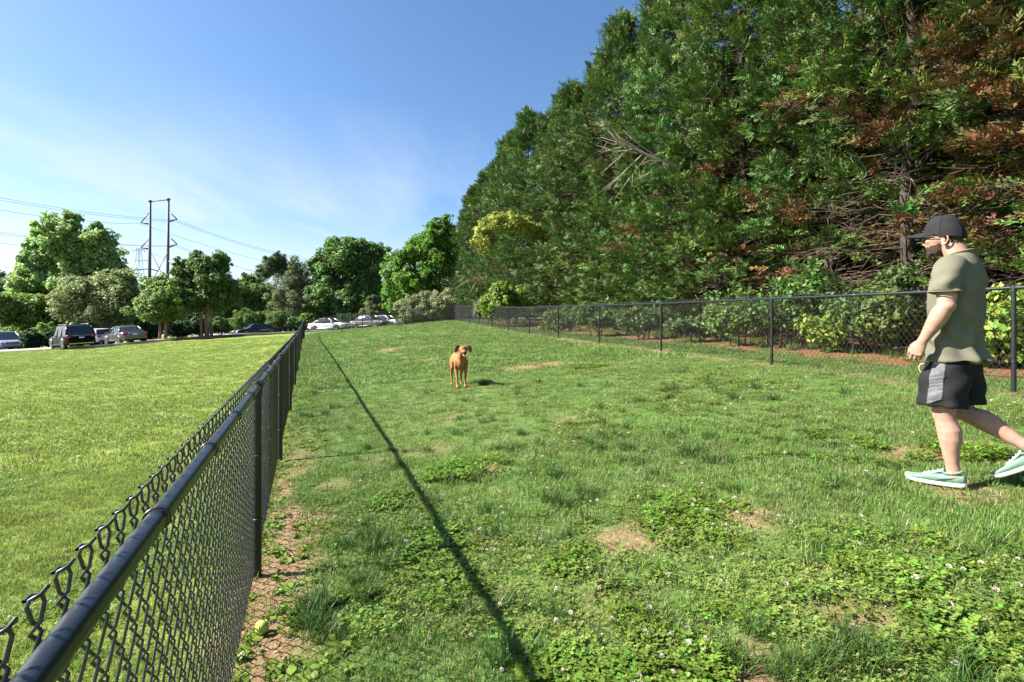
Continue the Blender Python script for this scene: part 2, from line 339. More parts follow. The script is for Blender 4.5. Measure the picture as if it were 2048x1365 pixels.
# ---------------------------------------------------------------- chain-link fences
M_POST = mat('black_powder_coat', (.010, .011, .013), .38, var=.25, scale=30, bump=.05, spec=.5)
M_RAIL = mat('black_rail_paint', (.012, .014, .018), .33, var=.3, scale=25, bump=.06, bscale=90, spec=.55)
M_WIRE = mat('black_vinyl_wire', (.045, .045, .044), .34, var=.25, scale=50, spec=.6)
M_CAP = mat('black_cast_fitting', (.012, .012, .013), .45, var=.2, scale=40)
FH = 1.22
def smooth_line(zs, hs, fx):
    """ground profile along a fence as a smooth function of the along-fence coordinate"""
    zs = np.asarray(zs, float)
    return lambda z: np.interp(z, zs, hs) + CAM_Z
def chain_mesh(A, B, side, near, seed=0, base=None, top=1.265):
    """woven wires from A to B (xy); base(s) ground height along it; side = unit normal towards which the mesh hangs off the rail"""
    A = np.array(A, float); B = np.array(B, float); L = np.linalg.norm(B-A); T = (B-A)/L; W = .079; half = W/2; hh = .053
    nw = int(L/half); K = 23
    out = MB()
    def emit(js, nseg, dbl):
        # control points per wire
        k = np.arange(K+1); e = 1 if dbl else 0
        if dbl:
            kk = np.repeat(k, 2); off = np.tile([-1, 1], K+1)*.0065
        else: kk = k; off = np.zeros(K+1)
        J = js[:, None]
        par = (kk[None]+J) % 2                                   # 0: left extreme, 1: right
        s = (J + par)*half + np.where(par == 1, .0022, -.0022)
        t = .007 + kk[None]*hh + off[None] + 0*J
        dirn = (kk[None] + J + (off[None] > 0)) % 2               # which diagonal the point belongs to
        d = np.where(dirn == 1, -.0050, .0050) if dbl else np.where(par == 1, .003, -.003)
        jit = np.random.default_rng(seed).normal(0, .0012, s.shape); s = s + jit
        # knuckles: the top end bends over and hooks its neighbour
        odd = (J[:, 0] % 2); nb = np.where(odd == 1, -1, 1)
        cs = (J[:, 0] + np.where(odd == 1, 0, 1))*half
        te = t[:, -1]
        ev = nb > 0; pk = lambda a, b: np.where(ev, a, b)[:, None]
        s = np.concatenate([s, (cs-nb*.013)[:, None], cs[:, None]+pk(-.011, .010), cs[:, None]+pk(-.005, .001), cs[:, None]+pk(.010, -.010)], 1)
        t = np.concatenate([t, te[:, None]+pk(.026, .020), te[:, None]+pk(.034, .031), te[:, None]+pk(.037, .035), te[:, None]+pk(.041, .033)], 1)
        d = np.concatenate([d, pk(.004, -.004), pk(.002, -.002), pk(-.007, .006), pk(-.009, .008)], 1)
        x = A[0] + T[0]*s + side[0]*(d+.027); y = A[1] + T[1]*s + side[1]*(d+.027); z = base(s) + t
        P = np.stack([x, y, z], -1); n, m, _ = P.shape
        Tn = np.gradient(P, axis=1); Tn /= np.linalg.norm(Tn, axis=2, keepdims=True)
        S3 = np.array([side[0], side[1], 0.]); Av = np.cross(Tn, S3); Av /= np.linalg.norm(Av, axis=2, keepdims=True)+1e-9; Bv = np.cross(Av, Tn)
        r = .0029; th = np.arange(nseg)*2*np.pi/nseg + .4
        V = P[:, :, None] + r*(np.cos(th)[None, None, :, None]*Av[:, :, None] + np.sin(th)[None, None, :, None]*Bv[:, :, None])
        i = np.arange(n)[:, None, None]*m*nseg; q = np.arange(m-1)[None, :, None]*nseg; w = np.arange(nseg)[None, None]; w2 = (w+1) % nseg
        Q = np.stack([i+q+w, i+q+w2, i+q+nseg+w2, i+q+nseg+w], -1).reshape(-1, 4)
        out.add(V.reshape(-1, 3), Q)
    js = np.arange(nw); dist = np.hypot(A[0]+T[0]*js*half, A[1]+T[1]*js*half)
    c1 = js[dist < near]; c2 = js[dist >= near]
    if len(c1): emit(c1, 5, True)
    if len(c2): emit(c2, 3, False)
    return out
def post_parts(par, p, zb, top, r=.024, cap=True, tie=2, side=None):
    m = MB(); m.tube([(p[0], p[1], zb-.15), (p[0], p[1], zb+top)], r, 14)
    o = m.build('post', M_POST, par, True, 40)
    if cap:
        c = MB()
        c.tube([(p[0], p[1], zb+top-.05), (p[0], p[1], zb+top+.0), (p[0], p[1], zb+top+.018), (p[0], p[1], zb+top+.03)], [r+.004, r+.005, r+.003, r*.3], 12)
        c.build('post_cap', M_CAP, o, True, 40)
    for k in range(tie):
        zz = zb + top*(.30+.33*k); tb = MB(); th = np.linspace(0, 2*np.pi, 13)
        tb.tube(np.stack([p[0]+np.cos(th)*(r+.003), p[1]+np.sin(th)*(r+.003), zz+th*.0015], 1), .0028, 4); tb.build('tie_wire', M_WIRE, o, True)
    return o
def fence(label, A, B, posts, side, base, near, tie_gap=.62, group='black chain-link fences', seed=0, ties_to=14, term=(True, True)):
    A = np.array(A, float); B = np.array(B, float); L = np.linalg.norm(B-A); T = (B-A)/L; side = np.array(side, float)
    root = empty('chain_link_fence', (A[0]+T[0]*posts[0], A[1]+T[1]*posts[0], float(base(posts[0]))), 0, label, 'fence', group)
    bpy.context.view_layer.update(); inv = root.matrix_world.inverted()
    kids = []
    for i, s in enumerate(posts):
        p = A+T*s; end = (i == 0 and term[0]) or (i == len(posts)-1 and term[1])
        kids.append(post_parts(root, p, float(base(s)), FH+.02 if end else FH-.012, .030 if end else .024, True))
    # rail in lengths joined by swaged sleeves
    ss_ = np.arange(0, L+.01, .45); ss_ = np.append(ss_[ss_ < L-.1], L); rail = MB()
    zz = base(ss_)+FH-.0205
    zz = np.convolve(np.pad(zz, 3, mode='reflect', reflect_type='odd'), np.ones(7)/7, 'valid')
    P = np.stack([A[0]+T[0]*ss_, A[1]+T[1]*ss_, zz], 1); rail.tube(P, .0207, 20)
    kids.append(rail.build('top_rail', M_RAIL, root, True, 40))
    zf = lambda s: np.interp(s, ss_, zz)
    cen = lambda s: A+T*s
    for s in np.arange(.85, L-.3, 6.4):
        q = [(*cen(s+a), float(zf(s+a))) for a in (-.075, -.07, .07, .075)]
        sv = MB(); sv.tube(q, [.021, .0228, .0228, .021], 18); kids.append(sv.build('rail_sleeve', M_RAIL, root, True, 40))
    # tie wires round the rail
    nt = 0
    for s in np.arange(.30, L, tie_gap):
        c = cen(s); dd = np.hypot(*c)
        if dd > ties_to: continue
        th = np.linspace(-.6, 2*np.pi-.9, 20); rr = .0242; tb = MB(); Pp = []
        for k, a in enumerate(th):
            sh = (k/19-.5)*.022
            Pp.append([c[0]+T[0]*sh+side[0]*np.cos(a)*rr, c[1]+T[1]*sh+side[1]*np.cos(a)*rr, float(zf(s))+np.sin(a)*rr])
        e0, e1 = Pp[0], Pp[-1]
        Pp = [[e0[0]+side[0]*.012-T[0]*.02, e0[1]+side[1]*.012-T[1]*.02, e0[2]-.03]]+Pp+[[e1[0]+side[0]*.012+T[0]*.02, e1[1]+side[1]*.012+T[1]*.02, e1[2]-.045]]
        tb.tube(Pp, .0026, 5); kids.append(tb.build('tie_wire', M_WIRE, root, True)); nt += 1
    mb = chain_mesh(A, B, side, near, seed, base); o = mb.build('wire_mesh', M_WIRE, root, True); kids.append(o)
    for o in kids: o.matrix_parent_inverse = inv
    return root
# left fence: from behind the camera to the far corner
LA = np.array([LF(-1.5), -1.5]); LB = np.array([LF(34.8), 34.8]); LL = np.linalg.norm(LB-LA); LT = (LB-LA)/LL
lbase = lambda s: smooth_line(LFZ, LFH, LF)(LA[1]+LT[1]*np.asarray(s))
lp = [(z+1.5)/LT[1] for z in (0-.3, 3.23, 5.87, 9.2, 12.5, 15.85, 19.2, 22.5, 25.8, 29.1, 32.0, 34.8)]
fence('long black chain-link fence running away beside the camera, its rail crossing the lower left', LA, LB, lp, (-LT[1], LT[0]), lbase, 5.0, seed=1)
RA = np.array([RF(.8), .8]); RB = np.array([RF(43.3), 43.3]); RL = np.linalg.norm(RB-RA); RT = (RB-RA)/RL
rbase = lambda s: smooth_line(RFZ, RFH, RF)(RA[1]+RT[1]*np.asarray(s))
rp = [(z-.8)/RT[1] for z in (2.35, 5.82, 9.3, 12.8, 16.2, 19.7, 23.2, 26.7, 30.2, 33.7, 36.7, 39.8, 43.3)]
fence('black chain-link fence behind the man along the foot of the tall conifers', RA, RB, rp, (RT[1], -RT[0]), rbase, 7.0, tie_gap=.6, seed=2, ties_to=16)
# far end of the dog park: fence, gate, fence
FA = LB; FB = RB; FT = (FB-FA)/np.linalg.norm(FB-FA); FL = np.linalg.norm(FB-FA); fn = (-FT[1], FT[0])
fb = lambda A, T: (lambda s: H(A[0]+T[0]*np.asarray(s), A[1]+T[1]*np.asarray(s)) if np.ndim(s) else h1(A[0]+T[0]*s, A[1]+T[1]*s))
def hit(px, A, T):                                # where the line of sight of a pixel column crosses the line
    k = (px-1024)/F; return (k*A[1]-A[0])/(T[0]-k*T[1])
g0, g1 = hit(793, FA, FT), hit(828, FA, FT)
P1 = FA+FT*g0; P2 = FA+FT*g1
fence('short black chain-link fence across the far end, in front of the parked white sedan', FA, P1, [0.06, hit(684, FA, FT), hit(725, FA, FT), g0-.03], fn, fb(FA, FT), 5, seed=3, ties_to=0)
fence('short black chain-link fence between the far gate and the far corner under the flowering shrub', P2, FB, [0.03, (FL-g1)*.5, FL-g1-.06], fn, fb(P2, FT), 5, seed=4, ties_to=0)
def gate(A, B):
    A = np.array(A); B = np.array(B); L = np.linalg.norm(B-A); T = (B-A)/L; n = np.array([-T[1], T[0]]); z = h1(*A)
    root = empty('chain_link_gate', (A[0], A[1], z), 0, 'black chain-link gate with a double rail at the far end of the dog park', 'gate')
    bpy.context.view_layer.update(); inv = root.matrix_world.inverted(); ks = []
    hb = lambda s: np.interp(s, [0, L], [h1(*A), h1(*B)])
    for i, s in enumerate((.07, L/2-.03, L/2+.03, L-.07)):
        c = A+T*s; m = MB(); m.tube([(*c, hb(s)+.06), (*c, hb(s)+1.24)], .02, 10); ks.append(m.build('gate_stile', M_POST, root, True, 40))
    for lo, hi in ((.07, L/2-.03), (L/2+.03, L-.07)):
        for h in (.08, .66, 1.22):
            m = MB(); m.tube([(*(A+T*lo), hb(lo)+h), (*(A+T*hi), hb(hi)+h)], .018, 10); ks.append(m.build('gate_rail', M_POST, root, True, 40))
    for s in (L/2,):
        m = MB(); c = A+T*s; m.box((c[0], c[1]-.03, hb(s)+.75), (.16, .05, .07), bev=.01); ks.append(m.build('latch', M_CAP, root))
    ks.append(chain_mesh(A+T*.08, B-T*.08, n, 5, 6, hb).build('wire_mesh', M_WIRE, root, True))
    for o in ks: o.matrix_parent_inverse = inv
gate(P1+FT*.03, P2-FT*.03)
# ---------------------------------------------------------------- trees
M_BARK = mat('bark', (.040, .029, .022), .9, var=.4, scale=9, bump=.8, bscale=25)
M_BARKP = mat('pale_bark', (.27, .20, .15), .85, var=.3, scale=7, bump=.4, bscale=20)
M_DEAD = mat('dead_wood', (.30, .25, .21), .9, var=.3, scale=12, bump=.3)
M_TWIG = mat('dry_twigs', (.13, .088, .058), .9, var=.5, scale=3)
M_LEAF = leafmat('leaf', .48, .5, .25)
M_CONI = leafmat('conifer_leaf', .10, .55, .2, hue=.015, val=.18, nscale=.35)
def unit(v): return v/(np.linalg.norm(v, axis=-1, keepdims=True)+1e-9)
def spray_tpl(seed, n=17, L=.46):
    """flat feathery spray: thin diamond leaflets along a forked axis, axis = +x, face = +z"""
    r = np.random.default_rng(seed); V = []; Q = []; tcol = []
    def leaf(p, ang, l, w, lift):
        d = np.array([math.cos(ang), math.sin(ang), lift]); d /= np.linalg.norm(d); s = np.array([-d[1], d[0], r.normal(0, .35)]); b = len(V)
        V.extend([p, p+d*l*.5+s*w, p+d*l, p+d*l*.5-s*w]); Q.append([b, b+1, b+2, b+3])
    for k in range(n):
        f = (k+.6)/n; p = np.array([L*f*.8, r.normal(0, .012), -.10*f*f*L])
        sg = 1 if k % 2 else -1
        l = L*(.42-.24*f)*r.uniform(.75, 1.25)
        leaf(p, sg*r.uniform(.40, 1.0), l, l*.13, r.normal(-.05, .32))
    leaf(np.array([L*.72, 0, -.07*L]), r.normal(0, .1), L*.33, L*.05, -.2)
    return np.array(V), np.array(Q)
TPL = [spray_tpl(s) for s in range(8)]
def place_sprays(P, A, U, S, col, r):
    """P positions, A axis dir, U up hint, S scale, col per spray"""
    n = len(P); X = unit(A); Z = unit(U - (U*X).sum(1, keepdims=True)*X); Y = np.cross(Z, X)
    Vs = []; Qs = []; Cs = []; b = 0; pick = r.integers(0, len(TPL), n)
    for k, (V, Q) in enumerate(TPL):
        i = np.where(pick == k)[0]
        if not len(i): continue
        W = P[i, None] + S[i, None, None]*(V[None, :, :1]*X[i, None] + V[None, :, 1:2]*Y[i, None] + V[None, :, 2:]*Z[i, None])
        m = len(V); Vs.append(W.reshape(-1, 3)); Qs.append((Q[None] + (np.arange(len(i))*m)[:, None, None]).reshape(-1, 4)+b); b += len(i)*m
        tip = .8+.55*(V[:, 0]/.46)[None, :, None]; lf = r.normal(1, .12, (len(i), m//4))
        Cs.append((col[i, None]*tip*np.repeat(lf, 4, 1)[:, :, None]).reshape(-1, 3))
    return np.vstack(Vs), np.vstack(Qs), np.clip(np.vstack(Cs), 0, 1)
def conifer(seed, Ht=16., Rb=2.7, nb=330, per=11, bare=0.0, barestart=0.0, brown=.10):
    """trunk, crown, dead_branches meshes, base at the origin"""
    r = np.random.default_rng(seed)
    tr = MB(); zz = np.linspace(-.3, Ht*.96, 12); wob = np.cumsum(r.normal(0, .05, (12, 2)), 0)
    tp = np.stack([wob[:, 0], wob[:, 1], zz], 1); tr.tube(tp, np.linspace(.17, .02, 12), 9)
    f = r.power(1.0, nb)*0 + np.sort(r.random(nb)**1.25)      # height fractions, denser low
    th = (np.arange(nb)*2.39996 + r.normal(0, .35, nb)); h = Ht*(.03 + .95*f)
    rad = Rb*np.clip(1-f, 0, 1)**.44*(.80+.20*np.sin(f*14+seed))*r.uniform(.60, 1.20, nb)
    rad = np.where(f < .10, rad*(.80+2*f), rad)
    isbare = (h < bare) & (h > barestart) & (r.random(nb) < .62)
    d = np.stack([np.cos(th), np.sin(th), np.zeros(nb)], 1)
    rise = .35+.9*f
    root = np.stack([np.interp(h-rad*.55*rise, zz, tp[:, 0]), np.interp(h-rad*.55*rise, zz, tp[:, 1]), np.clip(h-rad*.55*rise, .2, None)], 1)
    tip = np.stack([np.interp(h, zz, tp[:, 0]), np.interp(h, zz, tp[:, 1]), h], 1) + d*rad[:, None]
    br = MB(); dead = MB()
    for k in range(nb):
        mid = (root[k]*.5+tip[k]*.5) + np.array([0, 0, -.14*rad[k]])
        if isbare[k] or r.random() < .08:
            e = tip[k]*.92+root[k]*.08; e[2] -= .1*rad[k]
            w1 = root[k]*.66+e*.34 + r.normal(0, .10, 3); w2 = root[k]*.3+e*.7 + r.normal(0, .14, 3) - [0, 0, .12*rad[k]]; e = e - [0, 0, r.uniform(0, .5)]
            mid = w1; dead.tube([root[k], w1, w2, e], [.020, .013, .008, .003], 4, False)
            for q in range(8):
                t_ = r.uniform(.35, .95); p = (root[k]*(1-t_)+e*t_) - np.array([0, 0, .06*rad[k]]); a = th[k]+r.choice([-1, 1])*r.uniform(.4, 1.1)
                l = r.uniform(.3, 1.0); dv = np.array([math.cos(a), math.sin(a), r.normal(-.12, .35)])
                dead.tube([p, p+dv*l*.5+r.normal(0, .06, 3), p+dv*l+[0, 0, -.12*l]], [.007, .005, .002], 3, False)
        else: br.tube([root[k], mid, tip[k]], [.035, .022, .006], 4, False)
    live = np.where(~isbare)[0]
    # live plumes clustered round the branch tips
    i = np.repeat(live, per); n = len(i); t_ = r.random(n)**.5
    back = rad[i]*.62*(1-t_)
    P = tip[i] - d[i]*back[:, None] + r.normal(0, 1, (n, 3))*np.array([.27, .27, .15])*(.6+.5*(1-t_))[:, None]
    P[:, 2] -= back*.15
    P[:, 2] = np.maximum(P[:, 2], .12)
    A = d[i] + np.stack([r.normal(0, .45, n), r.normal(0, .45, n), rise[i]*.75 + r.normal(0, .35, n)], 1)
    U = d[i]*.7 + np.stack([r.normal(0, .5, n), r.normal(0, .5, n), .8+r.normal(0, .4, n)], 1)
    S = r.uniform(.55, 1.05, n)*(.65+.5*t_)
    base = np.array([.060, .114, .025]); c = base*np.stack([r.uniform(.75, 1.35, n), r.uniform(.78, 1.25, n), r.uniform(.7, 1.3, n)], 1)
    bt = r.random(len(live)); isbr = (bt < brown*.40) & (f[live] < .46)
    dry = np.repeat(isbr, per) | (r.random(n) < .004) | ((t_ < .30) & (r.random(n) < .7))
    bc = np.array([.125, .082, .037])*np.stack([r.uniform(.6, 1.4, n), r.uniform(.6, 1.25, n), r.uniform(.5, 1.2, n)], 1)
    c = np.where(dry[:, None], bc, c)
    # pale fresh growth on some branches
    fr = np.repeat(r.random(len(live)) < .22, per); c = np.where((fr & ~dry)[:, None], c*np.array([1.6, 1.35, 1.2]), c)
    # leader tuft
    nl = 70; Pl = np.stack([wob[-1, 0]+r.normal(0, .16, nl), wob[-1, 1]+r.normal(0, .16, nl), Ht*.93+r.random(nl)*Ht*.07], 1)
    Al = np.stack([r.normal(0, .5, nl), r.normal(0, .5, nl), np.ones(nl)], 1); Ul = r.normal(0, 1, (nl, 3))
    P = np.vstack([P, Pl]); A = np.vstack([A, Al]); U = np.vstack([U, Ul]); S = np.append(S, np.full(nl, .8)); c = np.vstack([c, np.tile(base, (nl, 1))])
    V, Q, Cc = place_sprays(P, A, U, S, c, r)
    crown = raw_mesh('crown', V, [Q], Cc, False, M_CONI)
    tmb = tr; tmb.v += br.v; off = tmb.n
    tmb.q += [q+off for q in br.q]; tmb.n += br.n
    return tr.mesh('trunk', M_BARK, True), crown, (dead.mesh('dead_branches', M_TWIG, True) if dead.n else None)
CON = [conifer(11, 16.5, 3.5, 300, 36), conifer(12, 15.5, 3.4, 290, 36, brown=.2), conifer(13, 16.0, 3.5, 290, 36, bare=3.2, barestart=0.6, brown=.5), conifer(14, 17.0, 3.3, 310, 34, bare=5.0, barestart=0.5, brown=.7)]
def put_conifer(k, x, y, s, rz, label, group='row of tall conifers behind the fence', sz=None):
    t, c, d = CON[k]
    e = empty('conifer_tree', (x, y, h1(x, y)), rz, label, 'conifer', group); e.scale = (s, s, sz or s)
    link(bpy.data.objects.new('trunk', t), e); link(bpy.data.objects.new('crown', c), e)
    if d: tag(link(bpy.data.objects.new('dead_branches', d), e), kind='stuff')
    return e
ORD = ['nearest', 'second', 'third', 'fourth', 'fifth', 'sixth', 'seventh', 'eighth', 'ninth', 'tenth', 'eleventh', 'twelfth', 'thirteenth', 'fourteenth', 'fifteenth', 'sixteenth', 'seventeenth', 'eighteenth', 'nineteenth', 'twentieth', 'twenty-first']
ROW = lambda z: RF(z) + 5.7
rr = np.random.default_rng(5)
zrow = [4.0, 7.0, 9.7, 12.3, 15.0, 17.8, 20.4, 23.0, 25.7, 28.5, 31.4, 34.2, 37.2, 40.4, 43.8, 47.2, 51, 55, 59, 64, 70, 77]
kind = [3, 3, 3, 3, 2, 1, 0, 1, 0, 0, 1, 0, 1, 0, 1, 0, 1, 0, 1, 0, 1, 0]
hts = [15, 15, 15, 15, 15, 15.3, 15.6, 15.1, 15.8, 14.8, 14.7, 15.4, 15.2, 16.6, 16.2, 16.7, 15.8, 16.4, 15.8, 16.3, 15.8, 15.6]
ORD.append('twenty-second')
BH = [16.5, 15.5, 16.0, 17.0]
for i, z in enumerate(zrow):
    what = 'bare brown lower boughs' if kind[i] >= 2 else ('rust brown dead patches' if kind[i] == 1 else 'green foliage to the ground')
    put_conifer(kind[i], ROW(z)+rr.normal(0, .3), z, 1.0, rr.uniform(0, 6.28), f'tall conifer with {what}, {ORD[i]} from the near end in front', sz=hts[i]/BH[kind[i]])
for i, z in enumerate([1.5, 5.0, 8.5, 12, 15.5, 19, 22.5, 26, 30, 34, 38, 42, 46]):
    put_conifer([0, 1][i % 2], ROW(z)+3.4+rr.normal(0, .4), z+1, 1.0, rr.uniform(0, 6.28), f'shadowed conifer just behind the front row, {ORD[i]} from the near end', 'second row of conifers seen through gaps', sz=13.2/BH[i % 2])
for i, z in enumerate([3, 7, 11, 15, 19, 23, 27]):
    put_conifer([1, 0][i % 2], ROW(z)+7+rr.normal(0, .4), z+2, 1.1, rr.uniform(0, 6.28), f'dark conifer deep behind two other rows, {ORD[i]} from the near end', 'third row of conifers in deep shade', sz=12.5/BH[1-i % 2])
# ---- broadleaf trees and shrubs
def leaves(P, Nr, size, col, r, asp=.55, fold=.25, droop=0.0):
    """each leaf a folded diamond of two triangles pairs"""
    n = len(P); Nn = unit(Nr + r.normal(0, .55, (n, 3))); a = unit(np.cross(Nn, r.normal(0, 1, (n, 3)))); a[:, 2] -= droop; a = unit(a); b = np.cross(Nn, a)
    s = np.asarray(size)*r.uniform(.7, 1.3, n); s = s[:, None]
    V = np.stack([P-a*s*.5, P+b*s*asp*.5+Nn*s*fold*.3, P+a*s*.5, P-b*s*asp*.5+Nn*s*fold*.3], 1).reshape(-1, 3)
    k = np.arange(n)*4; T = np.concatenate([np.stack([k, k+1, k+2], 1), np.stack([k, k+2, k+3], 1)])
    return V, T, np.repeat(col, 4, 0)
def blobs_cloud(blobs, n, r, sub=16, lump=.34, shell=.55, fill=.38):
    """leaf positions gathered in lumps on the skin of ellipsoids"""
    B = np.array(blobs, float); vol = (B[:, 3]*B[:, 4]*B[:, 5])**(2/3); cnt = np.maximum(20, (n*vol/vol.sum())).astype(int); P = []; Nn = []; L = []; ctr = []
    for bl, c in zip(B, cnt):
        m = max(5, int(sub)); d = unit(r.normal(0, 1, (m, 3))); d[:, 2] = np.where(d[:, 2] < -.5, -d[:, 2], d[:, 2])
        q = bl[:3] + d*bl[3:6]*r.uniform(shell, 1.0, (m, 1))*np.where(r.random((m, 1)) < .28, 1.2, 1.0); ctr.append(q)
        i = r.integers(0, m, c); rad = bl[3:6].mean()*lump*r.uniform(.6, 1.25, m)
        dd = unit(r.normal(0, 1, (c, 3)))*(r.random((c, 1))**.45)
        pp = q[i] + dd*rad[i, None]*np.array([1, 1, .8]); fl = r.random(c) < fill; vv = unit(r.normal(0, 1, (c, 3)))*(r.random((c, 1))**.4)*.88; pp[fl] = (bl[:3]+vv*bl[3:6])[fl]; P.append(pp); Nn.append(unit(dd*.8 + d[i]*.5 + np.array([0, 0, .5]))); L.append(r.normal(1, .17, m)[i])
    return np.vstack(P), np.vstack(Nn), np.concatenate(L), ctr
def broad_tree(name, label, cat, x, y, Ht, blobs, n, size, base, trunks=((0, 0, .16),), bark=None, seed=0, z=None, group=None, sub=16, lump=.34, accent=None, asp=.6, shell=.55, parts=('trunk', 'crown'), fork=.45, leafm=None, rz=0, gain=1.0):
    r = np.random.default_rng(seed+100); z = h1(x, y) if z is None else z
    e = empty(name, (x, y, z), rz, label, cat, group)
    P, Nn, L, ctr = blobs_cloud(blobs, n, r, sub, lump, shell)
    P[:, 2] = np.maximum(P[:, 2], .05)
    col = np.array(base)*gain*L[:, None]*np.stack([r.uniform(.8, 1.25, len(P)), r.uniform(.85, 1.15, len(P)), r.uniform(.7, 1.3, len(P))], 1)
    if accent:
        ac, fr, top = accent; hsel = (r.random(len(P)) < fr) & (P[:, 2] > top*np.max(P[:, 2])); col[hsel] = np.array(ac)*r.uniform(.75, 1.2, (hsel.sum(), 1))
    V, T, Cc = leaves(P, Nn, size, col, r, asp)
    c = raw_mesh(parts[1], V, [T], np.clip(Cc, 0, 1), False, leafm or M_LEAF); link(bpy.data.objects.new(parts[1], c), e)
    t = MB()
    if trunks:
        allc = np.vstack(ctr)
        for k, (tx, ty, rad) in enumerate(trunks):
            top = np.array([tx*2.2, ty*2.2, Ht*.62]); p0 = np.array([tx, ty, -.2]); f = np.array([tx*1.35+r.normal(0, .08), ty*1.35+r.normal(0, .08), Ht*fork*.6])
            t.tube([p0, (p0+f)/2+r.normal(0, .04, 3), f, (f+top)/2+r.normal(0, .12, 3), top], [rad*1.25, rad, rad*.85, rad*.55, rad*.2], 8)
            for q in allc[r.permutation(len(allc))[:max(4, 16//len(trunks))]]:
                s0 = f*(1-(a := r.uniform(0, .8)))+top*a
                if q[2] < s0[2]-.5: continue
                t.tube([s0, (s0+q)/2+np.array([0, 0, .08*Ht*.3]), q], [rad*.38, rad*.22, rad*.07], 5, False)
        link(bpy.data.objects.new(parts[0], t.mesh(parts[0], bark or M_BARK, True)), e)
    return e
def px_tree(name, label, cat, px, pbase, d, pxblobs, n, size, base, **kw):
    """crown outline given as ellipses (cx, cy, rx, ry) in pixels of the photograph, given its own depth at distance d"""
    p = at(px, pbase, d); s = d/F; z = h1(p[0], p[1]); r = np.random.default_rng(kw.get('seed', 0)+5); bl = []
    for b in pxblobs:
        cx, cy, rx, ry = b[:4]; q = at(cx, cy, d)
        ryy = min(rx, ry*1.6)*s
        bl.append((q[0]-p[0], (b[4] if len(b) > 4 else r.uniform(-.45, .45))*rx*s, q[2]-z, rx*s, ryy, ry*s))
    Ht = max(b[2]+b[5] for b in bl); n = int(n*2.1); size *= .78; kw.setdefault('gain', 2.0)
    return broad_tree(name, label, cat, p[0], p[1], Ht, bl, n, size, base, z=z, **kw)
G1 = (.075, .125, .028); G2 = (.050, .100, .022); G3 = (.115, .155, .055); G4 = (.040, .085, .022)
M_LEAFP = leafmat('pale_leaf', .36, .5, .25)
BGG = 'broadleaf trees beyond the parking lot'
px_tree('tulip_tree', 'tall pale green tree with pointed lobed crown left of the power poles', 'tree', 120, 690, 62, [(85, 520, 38, 60), (130, 490, 40, 60), (155, 520, 38, 60), (205, 505, 34, 52), (215, 545, 28, 30), (75, 570, 52, 40), (140, 570, 60, 45), (60, 610, 45, 45), (140, 455, 16, 24), (105, 462, 14, 22), (195, 465, 12, 20), (60, 500, 14, 30)], 15000, .62, (.130, .185, .060), trunks=((0, 0, .35), (1.2, .3, .22)), seed=1, group=BGG, sub=26, lump=.30)
px_tree('broadleaf_tree', 'wide pale green tree low at the left edge behind the silver van', 'tree', 40, 695, 58, [(30, 620, 50, 40), (80, 630, 45, 40), (10, 650, 30, 40), (60, 665, 40, 25)], 8000, .45, (.085, .135, .030), seed=2, group=BGG, sub=22)
px_tree('flowering_tree', 'grey-green bushy tree with pale flower tips behind the black SUV', 'tree', 195, 690, 50, [(160, 600, 45, 45), (215, 590, 50, 45), (235, 620, 45, 45), (180, 640, 50, 40), (120, 620, 25, 30), (250, 575, 30, 28)], 13000, .36, (.095, .120, .045), seed=3, accent=((.36, .34, .20), .14, .35), group=BGG, sub=26, trunks=((0, 0, .14), (.4, .1, .12), (-.4, 0, .12)))
px_tree('crape_myrtle', 'dark green multi-trunk crape myrtle in the mulch island right of the power poles', 'tree', 412, 672, 48, [(385, 560, 35, 45), (430, 555, 38, 45), (400, 530, 30, 26), (445, 590, 30, 35), (370, 590, 35, 40), (405, 600, 55, 35), (360, 545, 22, 28), (440, 525, 18, 20)], 15000, .34, (.062, .098, .030), trunks=((-.35, 0, .11), (-.1, .2, .13), (.2, -.1, .13), (.45, .1, .11)), bark=M_BARKP, seed=4, group='crape myrtles in the mulch islands', sub=30, lump=.27, fork=.8)
px_tree('crape_myrtle', 'yellow-green multi-trunk crape myrtle right of the bronze sedan', 'tree', 325, 679, 46, [(310, 590, 38, 32), (345, 600, 40, 35), (300, 620, 30, 30), (330, 625, 50, 25), (330, 575, 28, 20)], 11000, .32, (.085, .125, .034), trunks=((-.25, 0, .11), (.15, .1, .13), (.4, -.1, .10)), bark=M_BARKP, seed=5, group='crape myrtles in the mulch islands', sub=28, lump=.28, fork=.8)
px_tree('broadleaf_tree', 'mid green tree filling the gap behind the black sedan', 'tree', 495, 662, 78, [(480, 600, 35, 40), (515, 600, 35, 38), (500, 570, 22, 20), (450, 625, 30, 35)], 9000, .5, (.070, .120, .030), seed=6, group=BGG, sub=24)
px_tree('pine_tree', 'pine with rounded open crown standing left of the grey cedar', 'pine', 550, 650, 95, [(545, 535, 22, 22), (570, 545, 22, 25), (530, 550, 16, 18), (560, 520, 18, 14)], 7000, .55, (.055, .085, .034), seed=7, group=BGG, sub=24, lump=.24, asp=.25)
px_tree('cedar_tree', 'grey-green cedar with soft feathery crown behind the low hedge', 'tree', 580, 655, 75, [(580, 590, 40, 45), (600, 560, 22, 35), (560, 620, 35, 35), (605, 620, 35, 35), (590, 535, 12, 22)], 14000, .42, (.080, .100, .045), seed=8, group=BGG, sub=34, lump=.26, asp=.3)
